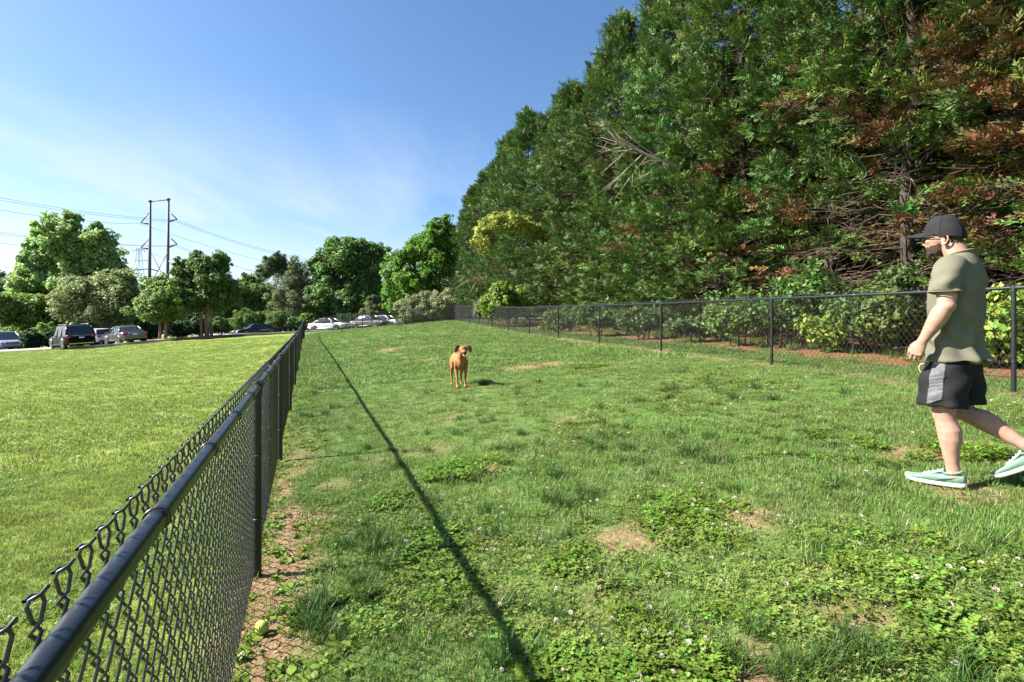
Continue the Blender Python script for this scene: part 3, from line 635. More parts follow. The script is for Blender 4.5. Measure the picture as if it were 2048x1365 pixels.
px_tree('oak_tree', 'large dark green oak with spreading crown behind the white sedan', 'tree', 690, 650, 74, [(650, 545, 38, 35), (690, 520, 48, 38), (740, 525, 36, 40), (720, 570, 45, 40), (660, 590, 48, 40), (710, 610, 48, 35), (640, 615, 30, 30), (750, 585, 25, 30), (672, 500, 22, 16), (720, 492, 25, 14), (630, 530, 16, 20)], 20000, .55, (.060, .100, .026), trunks=((0, 0, .4),), seed=9, group=BGG, sub=30, lump=.30)
px_tree('maple_tree', 'bright green dense maple just left of the conifer row', 'tree', 830, 640, 66, [(800, 540, 32, 50), (840, 500, 38, 40), (870, 530, 35, 60), (825, 580, 45, 40), (785, 580, 22, 40), (870, 480, 25, 30), (895, 500, 24, 60), (872, 468, 22, 24), (888, 455, 14, 20), (850, 600, 45, 30), (800, 610, 36, 25)], 19000, .48, (.060, .125, .018), trunks=((0, 0, .3),), seed=10, group=BGG, sub=32, lump=.30)
px_tree('red_tree', 'small rust red tree peeping out beside the cedar', 'tree', 530, 650, 90, [(530, 580, 14, 12), (525, 595, 10, 14)], 1800, .45, (.26, .10, .055), seed=11, group=None)
px_tree('cedar_tree', 'small dull green cedar under the oak, behind the grey sedan', 'tree', 745, 650, 70, [(745, 615, 18, 25), (735, 635, 18, 16), (765, 628, 14, 18)], 4500, .36, (.080, .105, .040), seed=12, group=BGG, sub=20)
px_tree('spruce_tree', 'small dark pointed evergreen in front of the lattice tower', 'tree', 256, 690, 70, [(256, 548, 7, 14), (256, 568, 14, 14), (256, 590, 20, 16)], 3000, .42, (.035, .060, .028), seed=13, sub=18)
px_tree('flowering_bush', 'large mounded bush covered in cream flowers by the far fence corner', 'bush', 855, 645, 50, [(820, 615, 28, 22), (850, 605, 32, 22), (885, 605, 28, 22), (835, 630, 35, 18), (880, 628, 30, 18), (810, 635, 15, 15)], 15000, .20, (.105, .135, .055), trunks=((0, 0, .07), (.3, .1, .06), (-.4, 0, .06)), parts=('stems', 'foliage'), seed=14, accent=((.50, .47, .30), .24, .40), sub=34, lump=.26, leafm=M_LEAFP)
# distant dark trees closing the view at the left and between the crowns
px_tree('broadleaf_tree', 'hazy dark tree line crown far off at the left edge', 'tree', 20, 600, 150, [(15, 570, 30, 22), (45, 580, 30, 20), (-15, 560, 25, 25)], 4000, 1.2, (.055, .085, .045), seed=15, group=BGG)
for i, (px, d, w, top, lab) in enumerate([(-60, 70, 90, 545, 'dark tree just inside the left edge behind the van'), (300, 85, 60, 600, 'dark tree behind the two crape myrtles'), (400, 90, 60, 590, 'dark tree behind the dark crape myrtle'), (630, 95, 50, 590, 'dark tree filling under the oak canopy at its left'), (720, 95, 55, 585, 'dark tree filling under the oak canopy at its right'), (800, 90, 55, 590, 'dark tree behind the flowering bush'), (890, 85, 45, 560, 'dark tree closing the gap beside the maple')]):
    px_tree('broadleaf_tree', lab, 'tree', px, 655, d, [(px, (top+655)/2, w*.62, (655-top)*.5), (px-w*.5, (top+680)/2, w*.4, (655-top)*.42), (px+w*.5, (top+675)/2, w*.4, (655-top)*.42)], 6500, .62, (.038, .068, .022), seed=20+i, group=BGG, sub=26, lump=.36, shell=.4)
# clipped shrubs and hedge by the lot
for i, (px, pb, d, rx, ry, c, lab) in enumerate([
    (440, 668, 57, 18, 17, (.065, .115, .030), 'rounded green shrub left of the black sedan'), (487, 660, 66, 22, 22, (.070, .125, .028), 'round clipped shrub behind the black sedan bonnet'),
    (552, 662, 66, 21, 20, (.060, .115, .030), 'round clipped shrub right of the black sedan'), (520, 655, 68, 14, 16, (.095, .145, .035), 'yellow-green shrub above the black sedan roof'),
    (590, 660, 66, 16, 13, (.055, .095, .030), 'low dark shrub left of the fence end'), (612, 655, 66, 14, 14, (.095, .150, .022), 'bright green shrub just left of the white sedan'),
    (85, 692, 50, 20, 24, (.090, .150, .028), 'bright green shrub left of the black SUV'), (62, 700, 46, 16, 20, (.020, .040, .016), 'dark clipped hedge between the van and the SUV'),
    (108, 697, 47, 14, 17, (.020, .040, .016), 'dark clipped shrub close beside the black SUV'), (300, 680, 52, 20, 18, (.022, .045, .018), 'dark hedge right of the bronze sedan'),
    (355, 676, 54, 24, 18, (.022, .045, .018), 'dark hedge behind the pale crape myrtle trunks'), (385, 672, 56, 20, 18, (.025, .050, .018), 'dark hedge left of the big crape myrtle'),
    (760, 652, 70, 26, 14, (.028, .055, .020), 'dark hedge behind the grey sedan'), (700, 655, 68, 26, 14, (.026, .050, .020), 'dark hedge behind the white sedan')]):
    px_tree('shrub', lab, 'shrub', px, pb, d, [(px, pb-ry*.9, rx, ry), (px-rx*.5, pb-ry*.6, rx*.6, ry*.7), (px+rx*.5, pb-ry*.6, rx*.6, ry*.7)], 3800, .20, c, seed=40+i, group='shrubs round the parking lot', sub=40, lump=.24, shell=.8, trunks=((0, 0, .05),), parts=('stems', 'foliage'))
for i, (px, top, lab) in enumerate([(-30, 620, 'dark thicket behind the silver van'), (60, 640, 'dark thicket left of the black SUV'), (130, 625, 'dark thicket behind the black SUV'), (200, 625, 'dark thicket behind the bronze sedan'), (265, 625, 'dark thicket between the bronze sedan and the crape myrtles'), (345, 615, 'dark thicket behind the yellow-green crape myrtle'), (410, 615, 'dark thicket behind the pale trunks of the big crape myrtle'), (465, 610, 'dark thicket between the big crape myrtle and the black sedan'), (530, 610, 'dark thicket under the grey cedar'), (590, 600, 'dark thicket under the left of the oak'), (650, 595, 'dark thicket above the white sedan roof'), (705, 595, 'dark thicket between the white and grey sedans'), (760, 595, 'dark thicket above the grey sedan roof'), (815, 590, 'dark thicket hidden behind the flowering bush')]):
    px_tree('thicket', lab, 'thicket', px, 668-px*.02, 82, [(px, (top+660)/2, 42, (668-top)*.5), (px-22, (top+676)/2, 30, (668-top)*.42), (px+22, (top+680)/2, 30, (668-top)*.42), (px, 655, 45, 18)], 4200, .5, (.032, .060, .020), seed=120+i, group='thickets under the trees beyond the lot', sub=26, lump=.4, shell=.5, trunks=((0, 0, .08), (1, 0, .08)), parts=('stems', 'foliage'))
# ---- undergrowth along the conifers
UG = 'shrubs and vines under the conifers'
def und(px, pb, z, rx, h, n, size, col, lab, seed, name='vine_shrub', cat='shrub', **kw):
    p = at(px, pb, z); x = p[0]; y = p[1]
    r = np.random.default_rng(seed); bl = []
    for k in range(5): bl.append((r.uniform(-.7, .7)*rx, r.uniform(-.4, .4)*rx*.6, h*r.uniform(.35, .72), rx*r.uniform(.4, .6), rx*r.uniform(.3, .5), h*r.uniform(.28, .42)))
    return broad_tree(name, lab, cat, x, y, h, bl, n, size, col, trunks=kw.pop('trunks', ((0, 0, .025), (.15, .1, .02), (-.2, 0, .02))), seed=seed, group=kw.pop('group', UG), parts=('stems', 'foliage'), sub=14, lump=.42, shell=.35, leafm=M_LEAFP, **kw)
LG = (.190, .270, .040); MG = (.140, .215, .052)
UND = [(2035, 760, 8.0, 1.0, 1.5, 2200, .13, LG, 'bright lime vine shrub behind the fence at the right edge'), (1985, 750, 8.2, .8, .9, 1500, .11, LG, 'lime green shrub glimpsed behind the man’s back'),
 (1680, 700, 11.2, .9, .85, 2000, .12, LG, 'lime green shrub with drooping leaves behind the fence left of the man'), (1780, 715, 10.5, 1.0, 1.15, 2200, .11, MG, 'mid green leafy shrub behind the fence close left of the man'),
 (1600, 690, 12.2, .8, .9, 1600, .11, MG, 'low green shrub right of the third fence post from the right'), (1480, 690, 13.5, 1.0, 1.3, 2000, .12, MG, 'leafy vine mound behind the middle of the right fence'),
 (1400, 683, 15, 1.0, .9, 1800, .12, (.085, .150, .045), 'blue-green shrub behind the fence mid span'), (1290, 680, 17, 1.1, 1.1, 2000, .13, (.090, .150, .045), 'shrub with pale leaves left of the fourth fence post'),
 (1195, 676, 19.5, 1.2, 1.35, 2400, .14, (.105, .170, .040), 'fresh green bush behind the fence left of centre'), (1100, 668, 24, 1.1, 1.0, 1600, .15, MG, 'dull green shrub under the conifers past the fence middle'),
 (1030, 656, 31, 2.1, 2.9, 5200, .22, (.150, .220, .030), 'tall lime green bush rising above the far stretch of fence'), (985, 655, 34, 1.6, 1.7, 3000, .20, (.120, .150, .060), 'pale green bush low behind the far stretch of fence'),
 (1560, 640, 12.5, 1.4, 2.0, 2200, .11, (.085, .150, .036), 'dark green sapling cluster above the fence rail left of the man'), (1720, 640, 10.8, 1.3, 1.9, 2200, .11, (.080, .145, .036), 'dark green saplings above the rail close to the man')]
for i, u_ in enumerate(UND): und(*u_[:8], u_[8], 60+i)
# yellow-green vine draped over a conifer flank
p = at(1010, 560, 36)
V12 = lambda L: [tuple(a*1.2 for a in b) for b in L]
broad_tree('vine_drape', 'yellow-green vine draped like a hood over the conifer flank', 'vine', p[0]+.1, 34.6, 7.4, V12([(-1.2, -.4, 5.0, .75, .7, 1.0), (-.6, -.6, 5.8, .9, .8, .6), (.3, -.6, 6.0, 1.0, .8, .45), (1.2, -.4, 5.6, .9, .8, .45), (1.8, -.3, 5.1, .6, .6, .4)]), 8000, .17, (.27, .31, .06), trunks=((0, .6, .05),), parts=('stems', 'foliage'), seed=91, sub=24, lump=.35, z=h1(p[0], 36)-.6, leafm=M_LEAFP)
# bare dead boughs
def bough(x, y, z, label, L, az, seed, nsub=13):
    r = np.random.default_rng(seed); m = MB(); d = np.array([math.cos(az), math.sin(az), .22]); d /= np.linalg.norm(d)
    main = [np.array([0, 0, 0]), d*L*.35+[0, 0, .05], d*L*.7+[0, 0, .18], d*L+[0, 0, .2]]; m.tube(main, [.045, .034, .02, .006], 6)
    for k in range(nsub):
        t_ = r.uniform(.1, .9); p = d*L*t_+[0, 0, .1*t_]; up = r.choice([-1, 1]); dv = d*.8+np.array([0, 0, up*r.uniform(.25, .75)])+r.normal(0, .22, 3); l = L*r.uniform(.25, .6)*(1.1-t_*.6)
        m.tube([p, p+dv*l*.5, p+dv*l+[0, 0, -.05]], [.018, .012, .004], 4, False)
        for q in range(3):
            p2 = p+dv*l*r.uniform(.3, .9); dv2 = dv+r.normal(0, .45, 3); m.tube([p2, p2+dv2*l*.4], [.008, .003], 3, False)
    o = m.build('dead_bough', M_DEAD, None, True); o.location = (x, y, z); return tag(o, label, 'branch')
p = at(1362, 335, 15.5); bough(*p, 'bleached dead bough fanning out of the conifers high in the middle', 2.6, math.pi*1.05, 3, 16)
p = at(975, 572, 36); bough(*p, 'pale snapped branch poking out low by the far fence', 2.4, math.pi*1.08, 5, 6)
# ---------------------------------------------------------------- grass, clover, weeds (uncountable: geometry-node instances on points)
M_GRASS = leafmat('grass_blade', .38, .5, .3, hue=.03, val=.30, nscale=1.2)
M_FLOW = mat('clover_flower', (.62, .52, .44), .8, var=.2, scale=40)
def blades(n, rad, hmin, hmax, w, seg, bend, cols, wts, r, upright=.35):
    """n bent blades inside a disc; one mesh"""
    a = r.uniform(0, 6.28, n); q = rad*np.sqrt(r.random(n)); base = np.stack([q*np.cos(a), q*np.sin(a), np.full(n, -.006)], 1)
    az = r.uniform(0, 6.28, n); h = r.uniform(hmin, hmax, n); tilt = np.abs(r.normal(upright, .28, n)); bd = r.uniform(.3, 1, n)*bend
    f = np.linspace(0, 1, seg+1); ang = tilt[:, None]+bd[:, None]*f[None]
    dl = h[:, None]/seg; dx = np.cumsum(np.sin(ang)*dl, 1)-np.sin(ang)*dl; dz = np.cumsum(np.cos(ang)*dl, 1)-np.cos(ang)*dl
    d = np.stack([np.cos(az), np.sin(az)], 1); s = np.stack([-np.sin(az), np.cos(az)], 1)
    tw = r.normal(0, .5, n); s = s*np.cos(tw)[:, None]+d*np.sin(tw)[:, None]*.5
    ww = w*r.uniform(.7, 1.3, n)[:, None]*np.array([.75, 1, .8, .5, .3][:seg] if seg > 1 else [1])[None]
    ctr = np.stack([base[:, :1]+dx*d[:, :1], base[:, 1:2]+dx*d[:, 1:], base[:, 2:]+dz], -1)      # n,seg+1,3
    Lf = ctr[:, :-1].copy(); Rt = ctr[:, :-1].copy(); Lf[..., :2] += s[:, None]*ww[..., None]/2; Rt[..., :2] -= s[:, None]*ww[..., None]/2
    V = np.concatenate([np.stack([Lf, Rt], 2).reshape(n, -1, 3), ctr[:, -1:]], 1); m = V.shape[1]; b = (np.arange(n)*m)[:, None]
    Q = [np.stack([b[:, 0]+2*i, b[:, 0]+2*i+1, b[:, 0]+2*i+3, b[:, 0]+2*i+2], 1) for i in range(seg-1)]; T = np.stack([b[:, 0]+m-3, b[:, 0]+m-2, b[:, 0]+m-1], 1)
    ci = r.choice(len(cols), n, p=np.array(wts)/np.sum(wts)); c = np.array(cols)[ci]*r.uniform(.75, 1.25, (n, 1))
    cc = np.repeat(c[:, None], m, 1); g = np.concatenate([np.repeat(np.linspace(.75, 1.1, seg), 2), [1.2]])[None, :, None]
    return V.reshape(-1, 3), Q, T, np.clip(cc*g, 0, 1).reshape(-1, 3)
def tuft(name, seed, *sets, clover=0, crad=.1, csize=.0092, ccol=(.150, .225, .050), broad=0, bcol=(.14, .22, .03), blen=.055):
    r = np.random.default_rng(seed); b = MB()
    for st in sets:
        V, Q, T, c = blades(*st, r=r)[:4]; n0 = b.n
        b.v.append(V); b.q += [q+n0 for q in Q]; b.t.append(T+n0); b.c.append(c); b.n += len(V); b.hc = True
    if clover:
        for k in range(clover):
            a = r.uniform(0, 6.28); q = crad*math.sqrt(r.random()); h = r.uniform(.012, .045); p = np.array([q*math.cos(a), q*math.sin(a), h]); rot = r.uniform(0, 6.28); s = csize*r.uniform(.7, 1.4); tl = r.normal(0, .3, 2); c = np.array(ccol)*r.uniform(.7, 1.4)*np.array([r.uniform(.85, 1.3), 1, 1])
            for j in range(3):
                an = rot+j*2.094; d = np.array([math.cos(an), math.sin(an), tl[0]*math.cos(an)+tl[1]*math.sin(an)+.12]); e = np.array([-math.sin(an), math.cos(an), 0])
                b.add([p, p+d*s*.6+e*s*.52, p+d*s*1.12+e*s*.25, p+d*s*1.12-e*s*.25, p+d*s*.6-e*s*.52], [[0, 1, 2, 3]], [[0, 3, 4]], c)
    if broad:
        for k in range(broad):
            a = r.uniform(0, 6.28); l = blen*r.uniform(.6, 1.3); up = r.uniform(.15, .9); d = np.array([math.cos(a)*math.cos(up), math.sin(a)*math.cos(up), math.sin(up)]); e = np.array([-math.sin(a), math.cos(a), 0])
            q = crad*.7*math.sqrt(r.random()); aa = r.uniform(0, 6.28); p = np.array([q*math.cos(aa), q*math.sin(aa), 0]); c = np.array(bcol)*r.uniform(.7, 1.3); w = l*r.uniform(.2, .34)
            t2 = p+d*l*.6; t3 = p+d*l+np.array([0, 0, -.28*l])
            b.add([p, p+d*l*.3+e*w*.8, t2+e*w, t3, t2-e*w, p+d*l*.3-e*w*.8], [[0, 1, 2, 5], [2, 3, 4, 5]], None, c)
    V = np.vstack(b.v); fs = [np.vstack(b.q)] if b.q else []
    if b.t: fs.append(np.vstack(b.t))
    return bpy.data.objects.new(name, raw_mesh(name, V, fs, np.vstack(b.c), False, M_GRASS))
GC = [(.100, .188, .032), (.145, .232, .040), (.072, .155, .032), (.25, .24, .09), (.30, .25, .13)]
GW = [.36, .30, .24, .06, .04]
LC = [(.150, .225, .032), (.195, .255, .045), (.115, .190, .028), (.32, .29, .14)]
LWt = [.36, .30, .24, .10]
def flower(name, seed):
    r = np.random.default_rng(seed); b = MB(); n = 42; d = unit(r.normal(0, 1, (n, 3))); d[:, 2] = np.abs(d[:, 2])*1.2-.25; d = unit(d)
    c0 = np.array([0, 0, .055])
    for k in range(n):
        e = unit(np.cross(d[k], r.normal(0, 1, 3))); p = c0+d[k]*.004; c = np.array([.62, .54, .47])*r.uniform(.75, 1.2) if d[k][2] > -.05 else np.array([.34, .22, .16])
        b.add([p, p+d[k]*.006+e*.0026, p+d[k]*.0095, p+d[k]*.006-e*.0026], [[0, 1, 2, 3]], None, np.clip(c, 0, 1))
    b.tube([(0, 0, 0), (.003, 0, .03), (0, 0, .055)], .0009, 3, False, (.09, .15, .04))
    V = np.vstack(b.v); fs = [np.vstack(b.q)] + ([np.vstack(b.t)] if b.t else [])
    return bpy.data.objects.new(name, raw_mesh(name, V, fs, np.vstack(b.c), False, M_GRASS))
PROTO = [
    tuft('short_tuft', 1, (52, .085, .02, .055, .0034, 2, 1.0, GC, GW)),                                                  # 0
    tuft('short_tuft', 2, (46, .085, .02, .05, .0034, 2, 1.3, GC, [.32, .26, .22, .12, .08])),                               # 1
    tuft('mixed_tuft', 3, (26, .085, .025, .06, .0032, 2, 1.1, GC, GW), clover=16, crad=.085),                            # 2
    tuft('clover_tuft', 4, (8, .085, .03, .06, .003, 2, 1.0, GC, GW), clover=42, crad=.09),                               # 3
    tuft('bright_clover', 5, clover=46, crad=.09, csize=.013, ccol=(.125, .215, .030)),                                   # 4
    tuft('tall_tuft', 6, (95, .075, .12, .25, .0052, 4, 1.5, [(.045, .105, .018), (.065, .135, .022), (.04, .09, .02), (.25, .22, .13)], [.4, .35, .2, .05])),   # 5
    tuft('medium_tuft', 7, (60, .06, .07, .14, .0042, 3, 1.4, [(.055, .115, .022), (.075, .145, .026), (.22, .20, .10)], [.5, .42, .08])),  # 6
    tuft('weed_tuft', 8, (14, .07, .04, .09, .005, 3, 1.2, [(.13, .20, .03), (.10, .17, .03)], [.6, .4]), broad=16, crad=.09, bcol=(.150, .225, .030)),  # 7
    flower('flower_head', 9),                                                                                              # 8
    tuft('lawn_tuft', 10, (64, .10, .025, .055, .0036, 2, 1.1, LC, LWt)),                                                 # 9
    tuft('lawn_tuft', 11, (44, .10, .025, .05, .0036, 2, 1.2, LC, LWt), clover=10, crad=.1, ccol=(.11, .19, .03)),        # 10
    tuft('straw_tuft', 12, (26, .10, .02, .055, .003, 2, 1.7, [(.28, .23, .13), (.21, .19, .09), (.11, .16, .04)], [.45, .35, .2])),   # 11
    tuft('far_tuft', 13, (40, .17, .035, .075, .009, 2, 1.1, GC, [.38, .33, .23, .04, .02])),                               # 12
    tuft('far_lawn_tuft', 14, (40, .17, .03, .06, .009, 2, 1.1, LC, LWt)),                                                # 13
]
pcoll = bpy.data.collections.new('turf_pieces')
for k, o in enumerate(PROTO): o.name = f'{k:02d}_' + o.name; pcoll.objects.link(o)
def scatter(name, P, idx, scl, rotz_, tilt, label=None):
    me = bpy.data.meshes.new(name); n = len(P); me.vertices.add(n); me.vertices.foreach_set('co', np.asarray(P, np.float32).ravel())
    a = me.attributes.new('idx', 'INT', 'POINT'); a.data.foreach_set('value', np.asarray(idx, np.int32))
    a = me.attributes.new('scl', 'FLOAT', 'POINT'); a.data.foreach_set('value', np.asarray(scl, np.float32))
    a = me.attributes.new('rot', 'FLOAT_VECTOR', 'POINT'); a.data.foreach_set('vector', np.stack([tilt[:, 0], tilt[:, 1], rotz_], 1).astype(np.float32).ravel())
    me.materials.append(M_GRASS)
    o = link(bpy.data.objects.new(name, me)); ng = bpy.data.node_groups.new(name+'_nodes', 'GeometryNodeTree')
    ng.interface.new_socket('Geometry', in_out='INPUT', socket_type='NodeSocketGeometry'); ng.interface.new_socket('Geometry', in_out='OUTPUT', socket_type='NodeSocketGeometry')
    gi = ng.nodes.new('NodeGroupInput'); go = ng.nodes.new('NodeGroupOutput')
    ci = ng.nodes.new('GeometryNodeCollectionInfo'); ci.inputs['Collection'].default_value = pcoll; ci.inputs['Separate Children'].default_value = True; ci.inputs['Reset Children'].default_value = True
    ip = ng.nodes.new('GeometryNodeInstanceOnPoints'); ip.inputs['Pick Instance'].default_value = True
    def na(nm, ty):
        x = ng.nodes.new('GeometryNodeInputNamedAttribute'); x.data_type = ty; x.inputs['Name'].default_value = nm; return x.outputs['Attribute']
    L = ng.links.new; L(gi.outputs[0], ip.inputs['Points']); L(ci.outputs[0], ip.inputs['Instance']); L(na('idx', 'INT'), ip.inputs['Instance Index'])
    e2r = ng.nodes.new('FunctionNodeEulerToRotation'); L(na('rot', 'FLOAT_VECTOR'), e2r.inputs[0]); L(e2r.outputs[0], ip.inputs['Rotation']); L(na('scl', 'FLOAT'), ip.inputs['Scale'])
    L(ip.outputs[0], go.inputs[0])
    md = o.modifiers.new('turf', 'NODES'); md.node_group = ng
    return tag(o, label, kind='stuff')
gr = np.random.default_rng(77)
def jitter_field(x0, x1, y0, y1, dens):
    n = int((x1-x0)*(y1-y0)*dens); return gr.uniform(x0, x1, n), gr.uniform(y0, y1, n)
def inview(x, y, m=.5): return (np.abs(x) < y*1.12+m+1.2) & (y > .2)
PX = []; PI = []; PS = []
def addp(x, y, i, s): PX.append(np.stack([x, y], 1)); PI.append(np.broadcast_to(i, x.shape)); PS.append(np.broadcast_to(s, x.shape))
FX = []
# park turf, three depth bands
for y0, y1, dens, far in ((.8, 5.5, 330, 0), (5.5, 11, 150, 0), (11, 24, 50, 1), (24, 46, 24, 1)):
    x, y = jitter_field(-16, 13, y0, y1, dens); k = inview(x, y, 1.0) & (ldist(x, y) > .02) & (rdist(x, y) < 2.6); x, y = x[k], y[k]
    d, mu = dirt_mask(x, y); keep = gr.random(len(x)) > np.clip(d*1.02, 0, .97); keep &= gr.random(len(x)) > mu*.97; x, y, d = x[keep], y[keep], d[keep]
    cl = fbm(x, y, .55, 51); br = fbm(x, y, .5, 61); st = fbm(x, y, 1.1, 71); u = gr.random(len(x))
    if far: idx = np.where(u < .8, 12, np.where(cl > .5, 3, 0)); s = gr.uniform(.8, 1.35, len(x))*(1.15 if y0 > 20 else 1.0)
    else:
        idx = np.where(u < .5, 0, 1); idx = np.where((cl > .52) & (u < .42), 2, idx); idx = np.where((cl > .66) & (u < .5), 3, idx); idx = np.where((br > .80) & (u < .8), 4, idx)
        idx = np.where((st > .54) & (u > .74), 11, idx); s = gr.uniform(.7, 1.25, len(x))
    addp(x, y, idx, s)
    n2 = gr.random(len(x)) < (.02 if y0 < 11 else .012)
    hgt = fbm(x, y, .8, 81); m2 = (n2 & (hgt > .56)); addp(x[m2]+.05, y[m2], 6, gr.uniform(.6, 1.1, m2.sum()))
    fl = (gr.random(len(x)) < np.clip((cl-.44)*.42, 0, .05)*(1 if y0 < 11 else 1.6)); addp(x[fl], y[fl], 8, gr.uniform(.6, 1.1, fl.sum())*(1 if y0 < 5 else 1.15))
# hand-placed tall tufts
for px, py, d, n, sp, s in [(640, 1190, 2.75, 5, .10, .95), (725, 1105, 3.05, 3, .10, .75), (690, 1045, 3.4, 3, .14, .8), (865, 1030, 3.5, 4, .16, .7), (1090, 965, 3.9, 6, .26, .8), (1300, 860, 4.9, 7, .4, .75), (1215, 825, 5.6, 5, .4, .6), (1080, 845, 5.4, 4, .4, .6), (1500, 1265, 2.02, 2, .05, .8), (1720, 1330, 1.75, 8, .26, .75), (1620, 1260, 1.95, 4, .14, .7), (1500, 780, 6.6, 6, .5, .8), (1450, 765, 7.2, 4, .4, .7), (1850, 1345, 1.8, 4, .12, .7), (1130, 1240, 2.5, 2, .08, .6), (1050, 1310, 2.2, 3, .1, .7), (830, 860, 6.2, 4, .4, .6), (690, 900, 5.6, 4, .3, .6), (1090, 640+135, 8.5, 4, .4, .7), (980, 770, 9.3, 3, .3, .6), (640, 760, 11, 5, .5, .8), (620, 815, 8.4, 5, .4, .8)]:
    p = at(px, py, d); addp(p[0]+gr.normal(0, sp, n), p[1]+gr.normal(0, sp, n), 5, s*gr.uniform(.75, 1.15, n))
# bright clover patches
for px, py, d, n, sp in [(1390, 1010, 3.3, 46, .20), (1230, 1330, 2.0, 60, .22), (1880, 1180, 2.2, 40, .3), (1340, 1345, 1.9, 40, .15), (1700, 860, 4.3, 30, .4), (880, 1130, 3.0, 30, .25)]:
    p = at(px, py, d); addp(p[0]+gr.normal(0, sp, n), p[1]+gr.normal(0, sp, n), 4, gr.uniform(.8, 1.2, n)); addp(p[0]+gr.normal(0, sp, n//4), p[1]+gr.normal(0, sp, n//4), 8, gr.uniform(.8, 1.2, n//4))
# broadleaf weeds along the foot of the left fence
x, y = jitter_field(-12, 1, .6, 26, 60); dl = ldist(x, y); w = (dl > -.02) & (dl < .5) & (fbm(x, y, .7, 91) > np.where(y > 4, .34, .43)) & (gr.random(len(x)) < .75); addp(x[w], y[w], 7, gr.uniform(.6, 1.15, w.sum()))
x, y = jitter_field(-14, 13, .8, 30, 70); d, mu = dirt_mask(x, y); w = (d > .3) & (mu < .3) & inview(x, y, .5) & (gr.random(len(x)) < .55); addp(x[w], y[w], np.where(gr.random(w.sum()) < .55, 11, np.where(gr.random(w.sum()) < .5, 1, 2)), gr.uniform(.5, 1.0, w.sum()))
# mown lawn left of the fence
for y0, y1, dens, far in ((.4, 6, 200, 0), (6, 12, 75, 1), (12, 24, 34, 1), (24, 42, 20, 1)):
    x, y = jitter_field(-26 if y0 < 20 else -44, 1, y0, y1, dens); k = inview(x, y, .6) & (ldist(x, y) < -.02); x, y = x[k], y[k]; u = gr.random(len(x)); c = fbm(x, y, .6, 101)
    addp(x, y, np.where(u < (.85 if far else .0), 13, np.where((c > .5) & (u < .7), 10, 9)), gr.uniform(.75, 1.2, len(x)))
    fl = (gr.random(len(x)) < np.clip((fbm(x, y, .5, 121)-.42)*.35, 0, .06)); addp(x[fl], y[fl], 8, gr.uniform(.75, 1.1, fl.sum()))
# thin grass behind the right fence and low green at the tree foot
x, y = jitter_field(-4, 14, 3, 44, 26); dr = rdist(x, y); w = (dr > 2.2) & (dr < 4.6) & (gr.random(len(x)) < .45); addp(x[w], y[w], np.where(gr.random(w.sum()) < .5, 7, 6), gr.uniform(.8, 1.9, w.sum()))
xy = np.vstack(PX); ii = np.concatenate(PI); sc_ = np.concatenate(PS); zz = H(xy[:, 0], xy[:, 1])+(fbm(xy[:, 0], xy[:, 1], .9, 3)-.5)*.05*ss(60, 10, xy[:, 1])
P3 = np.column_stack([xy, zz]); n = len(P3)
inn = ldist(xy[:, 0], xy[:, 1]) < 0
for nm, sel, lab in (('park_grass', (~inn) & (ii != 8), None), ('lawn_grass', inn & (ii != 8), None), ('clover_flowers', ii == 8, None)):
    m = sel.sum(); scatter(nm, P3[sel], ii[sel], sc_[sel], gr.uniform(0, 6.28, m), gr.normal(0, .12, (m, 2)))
# fallen needles, bark and chips under the conifers and along the bare strips
def chips():
    b = MB(); r = np.random.default_rng(3)
    x, y = jitter_field(-14, 12, .6, 30, 160); d, mu = dirt_mask(x, y); k = inview(x, y, .5) & (r.random(len(x)) < np.clip(d*.8*(y < 9)+mu*.5, 0, 1)); x, y = x[k], y[k]; n = len(x)
    z = H(x, y)+(fbm(x, y, .9, 3)-.5)*.05*ss(60, 10, y)+.006; a = r.uniform(0, 6.28, n); l = r.uniform(.008, .045, n)*(1+y*.03); w = l*r.uniform(.15, .4, n); t_ = r.normal(0, .25, n)
    c = np.stack([np.cos(a), np.sin(a), t_], 1); s = np.stack([-np.sin(a), np.cos(a), r.normal(0, .3, n)], 1); P = np.stack([x, y, z+.004], 1)
    V = np.stack([P-c*l[:, None]/2-s*w[:, None]/2, P+c*l[:, None]/2-s*w[:, None]/2, P+c*l[:, None]/2+s*w[:, None]/2, P-c*l[:, None]/2+s*w[:, None]/2], 1).reshape(-1, 3)
    cols = np.array([(.30, .17, .10), (.22, .12, .07), (.40, .28, .18), (.16, .09, .06), (.34, .24, .12)])[r.integers(0, 5, n)]
    o = link(bpy.data.objects.new('needle_litter', raw_mesh('needle_litter', V, [np.arange(4*n).reshape(-1, 4)], np.repeat(cols, 4, 0), False, M_GRASS))); tag(o, kind='stuff')
chips()
# ---------------------------------------------------------------- parked cars
M_GLASS = mat('tinted_car_glass', (.020, .026, .032), .06, var=.1, spec=.8)
M_TYRE = mat('tyre_rubber', (.018, .018, .018), .85, var=.2, scale=20)
M_RIM = mat('alloy_rim', (.55, .55, .56), .3, metal=.9, var=.1)
M_LAMP = mat('headlamp_glass', (.62, .66, .70), .12, var=.1, spec=.8)
M_RED = mat('tail_lamp_red', (.36, .012, .012), .18, var=.2, spec=.7)
M_TRIM = mat('dark_trim', (.02, .02, .021), .5, var=.2)
M_CHROME = mat('chrome_strip', (.62, .62, .63), .18, metal=1, var=.05)
M_PLATE = mat('plate_white', (.62, .64, .68), .45, var=.05)
M_EMB = mat('red_emblem', (.45, .02, .02), .3, var=.1)
def paint(n, c, met=.35, coat=.55, spec=.4): return mat(n, c, .28, metal=met, var=.06, scale=2, coat=coat, spec=spec)
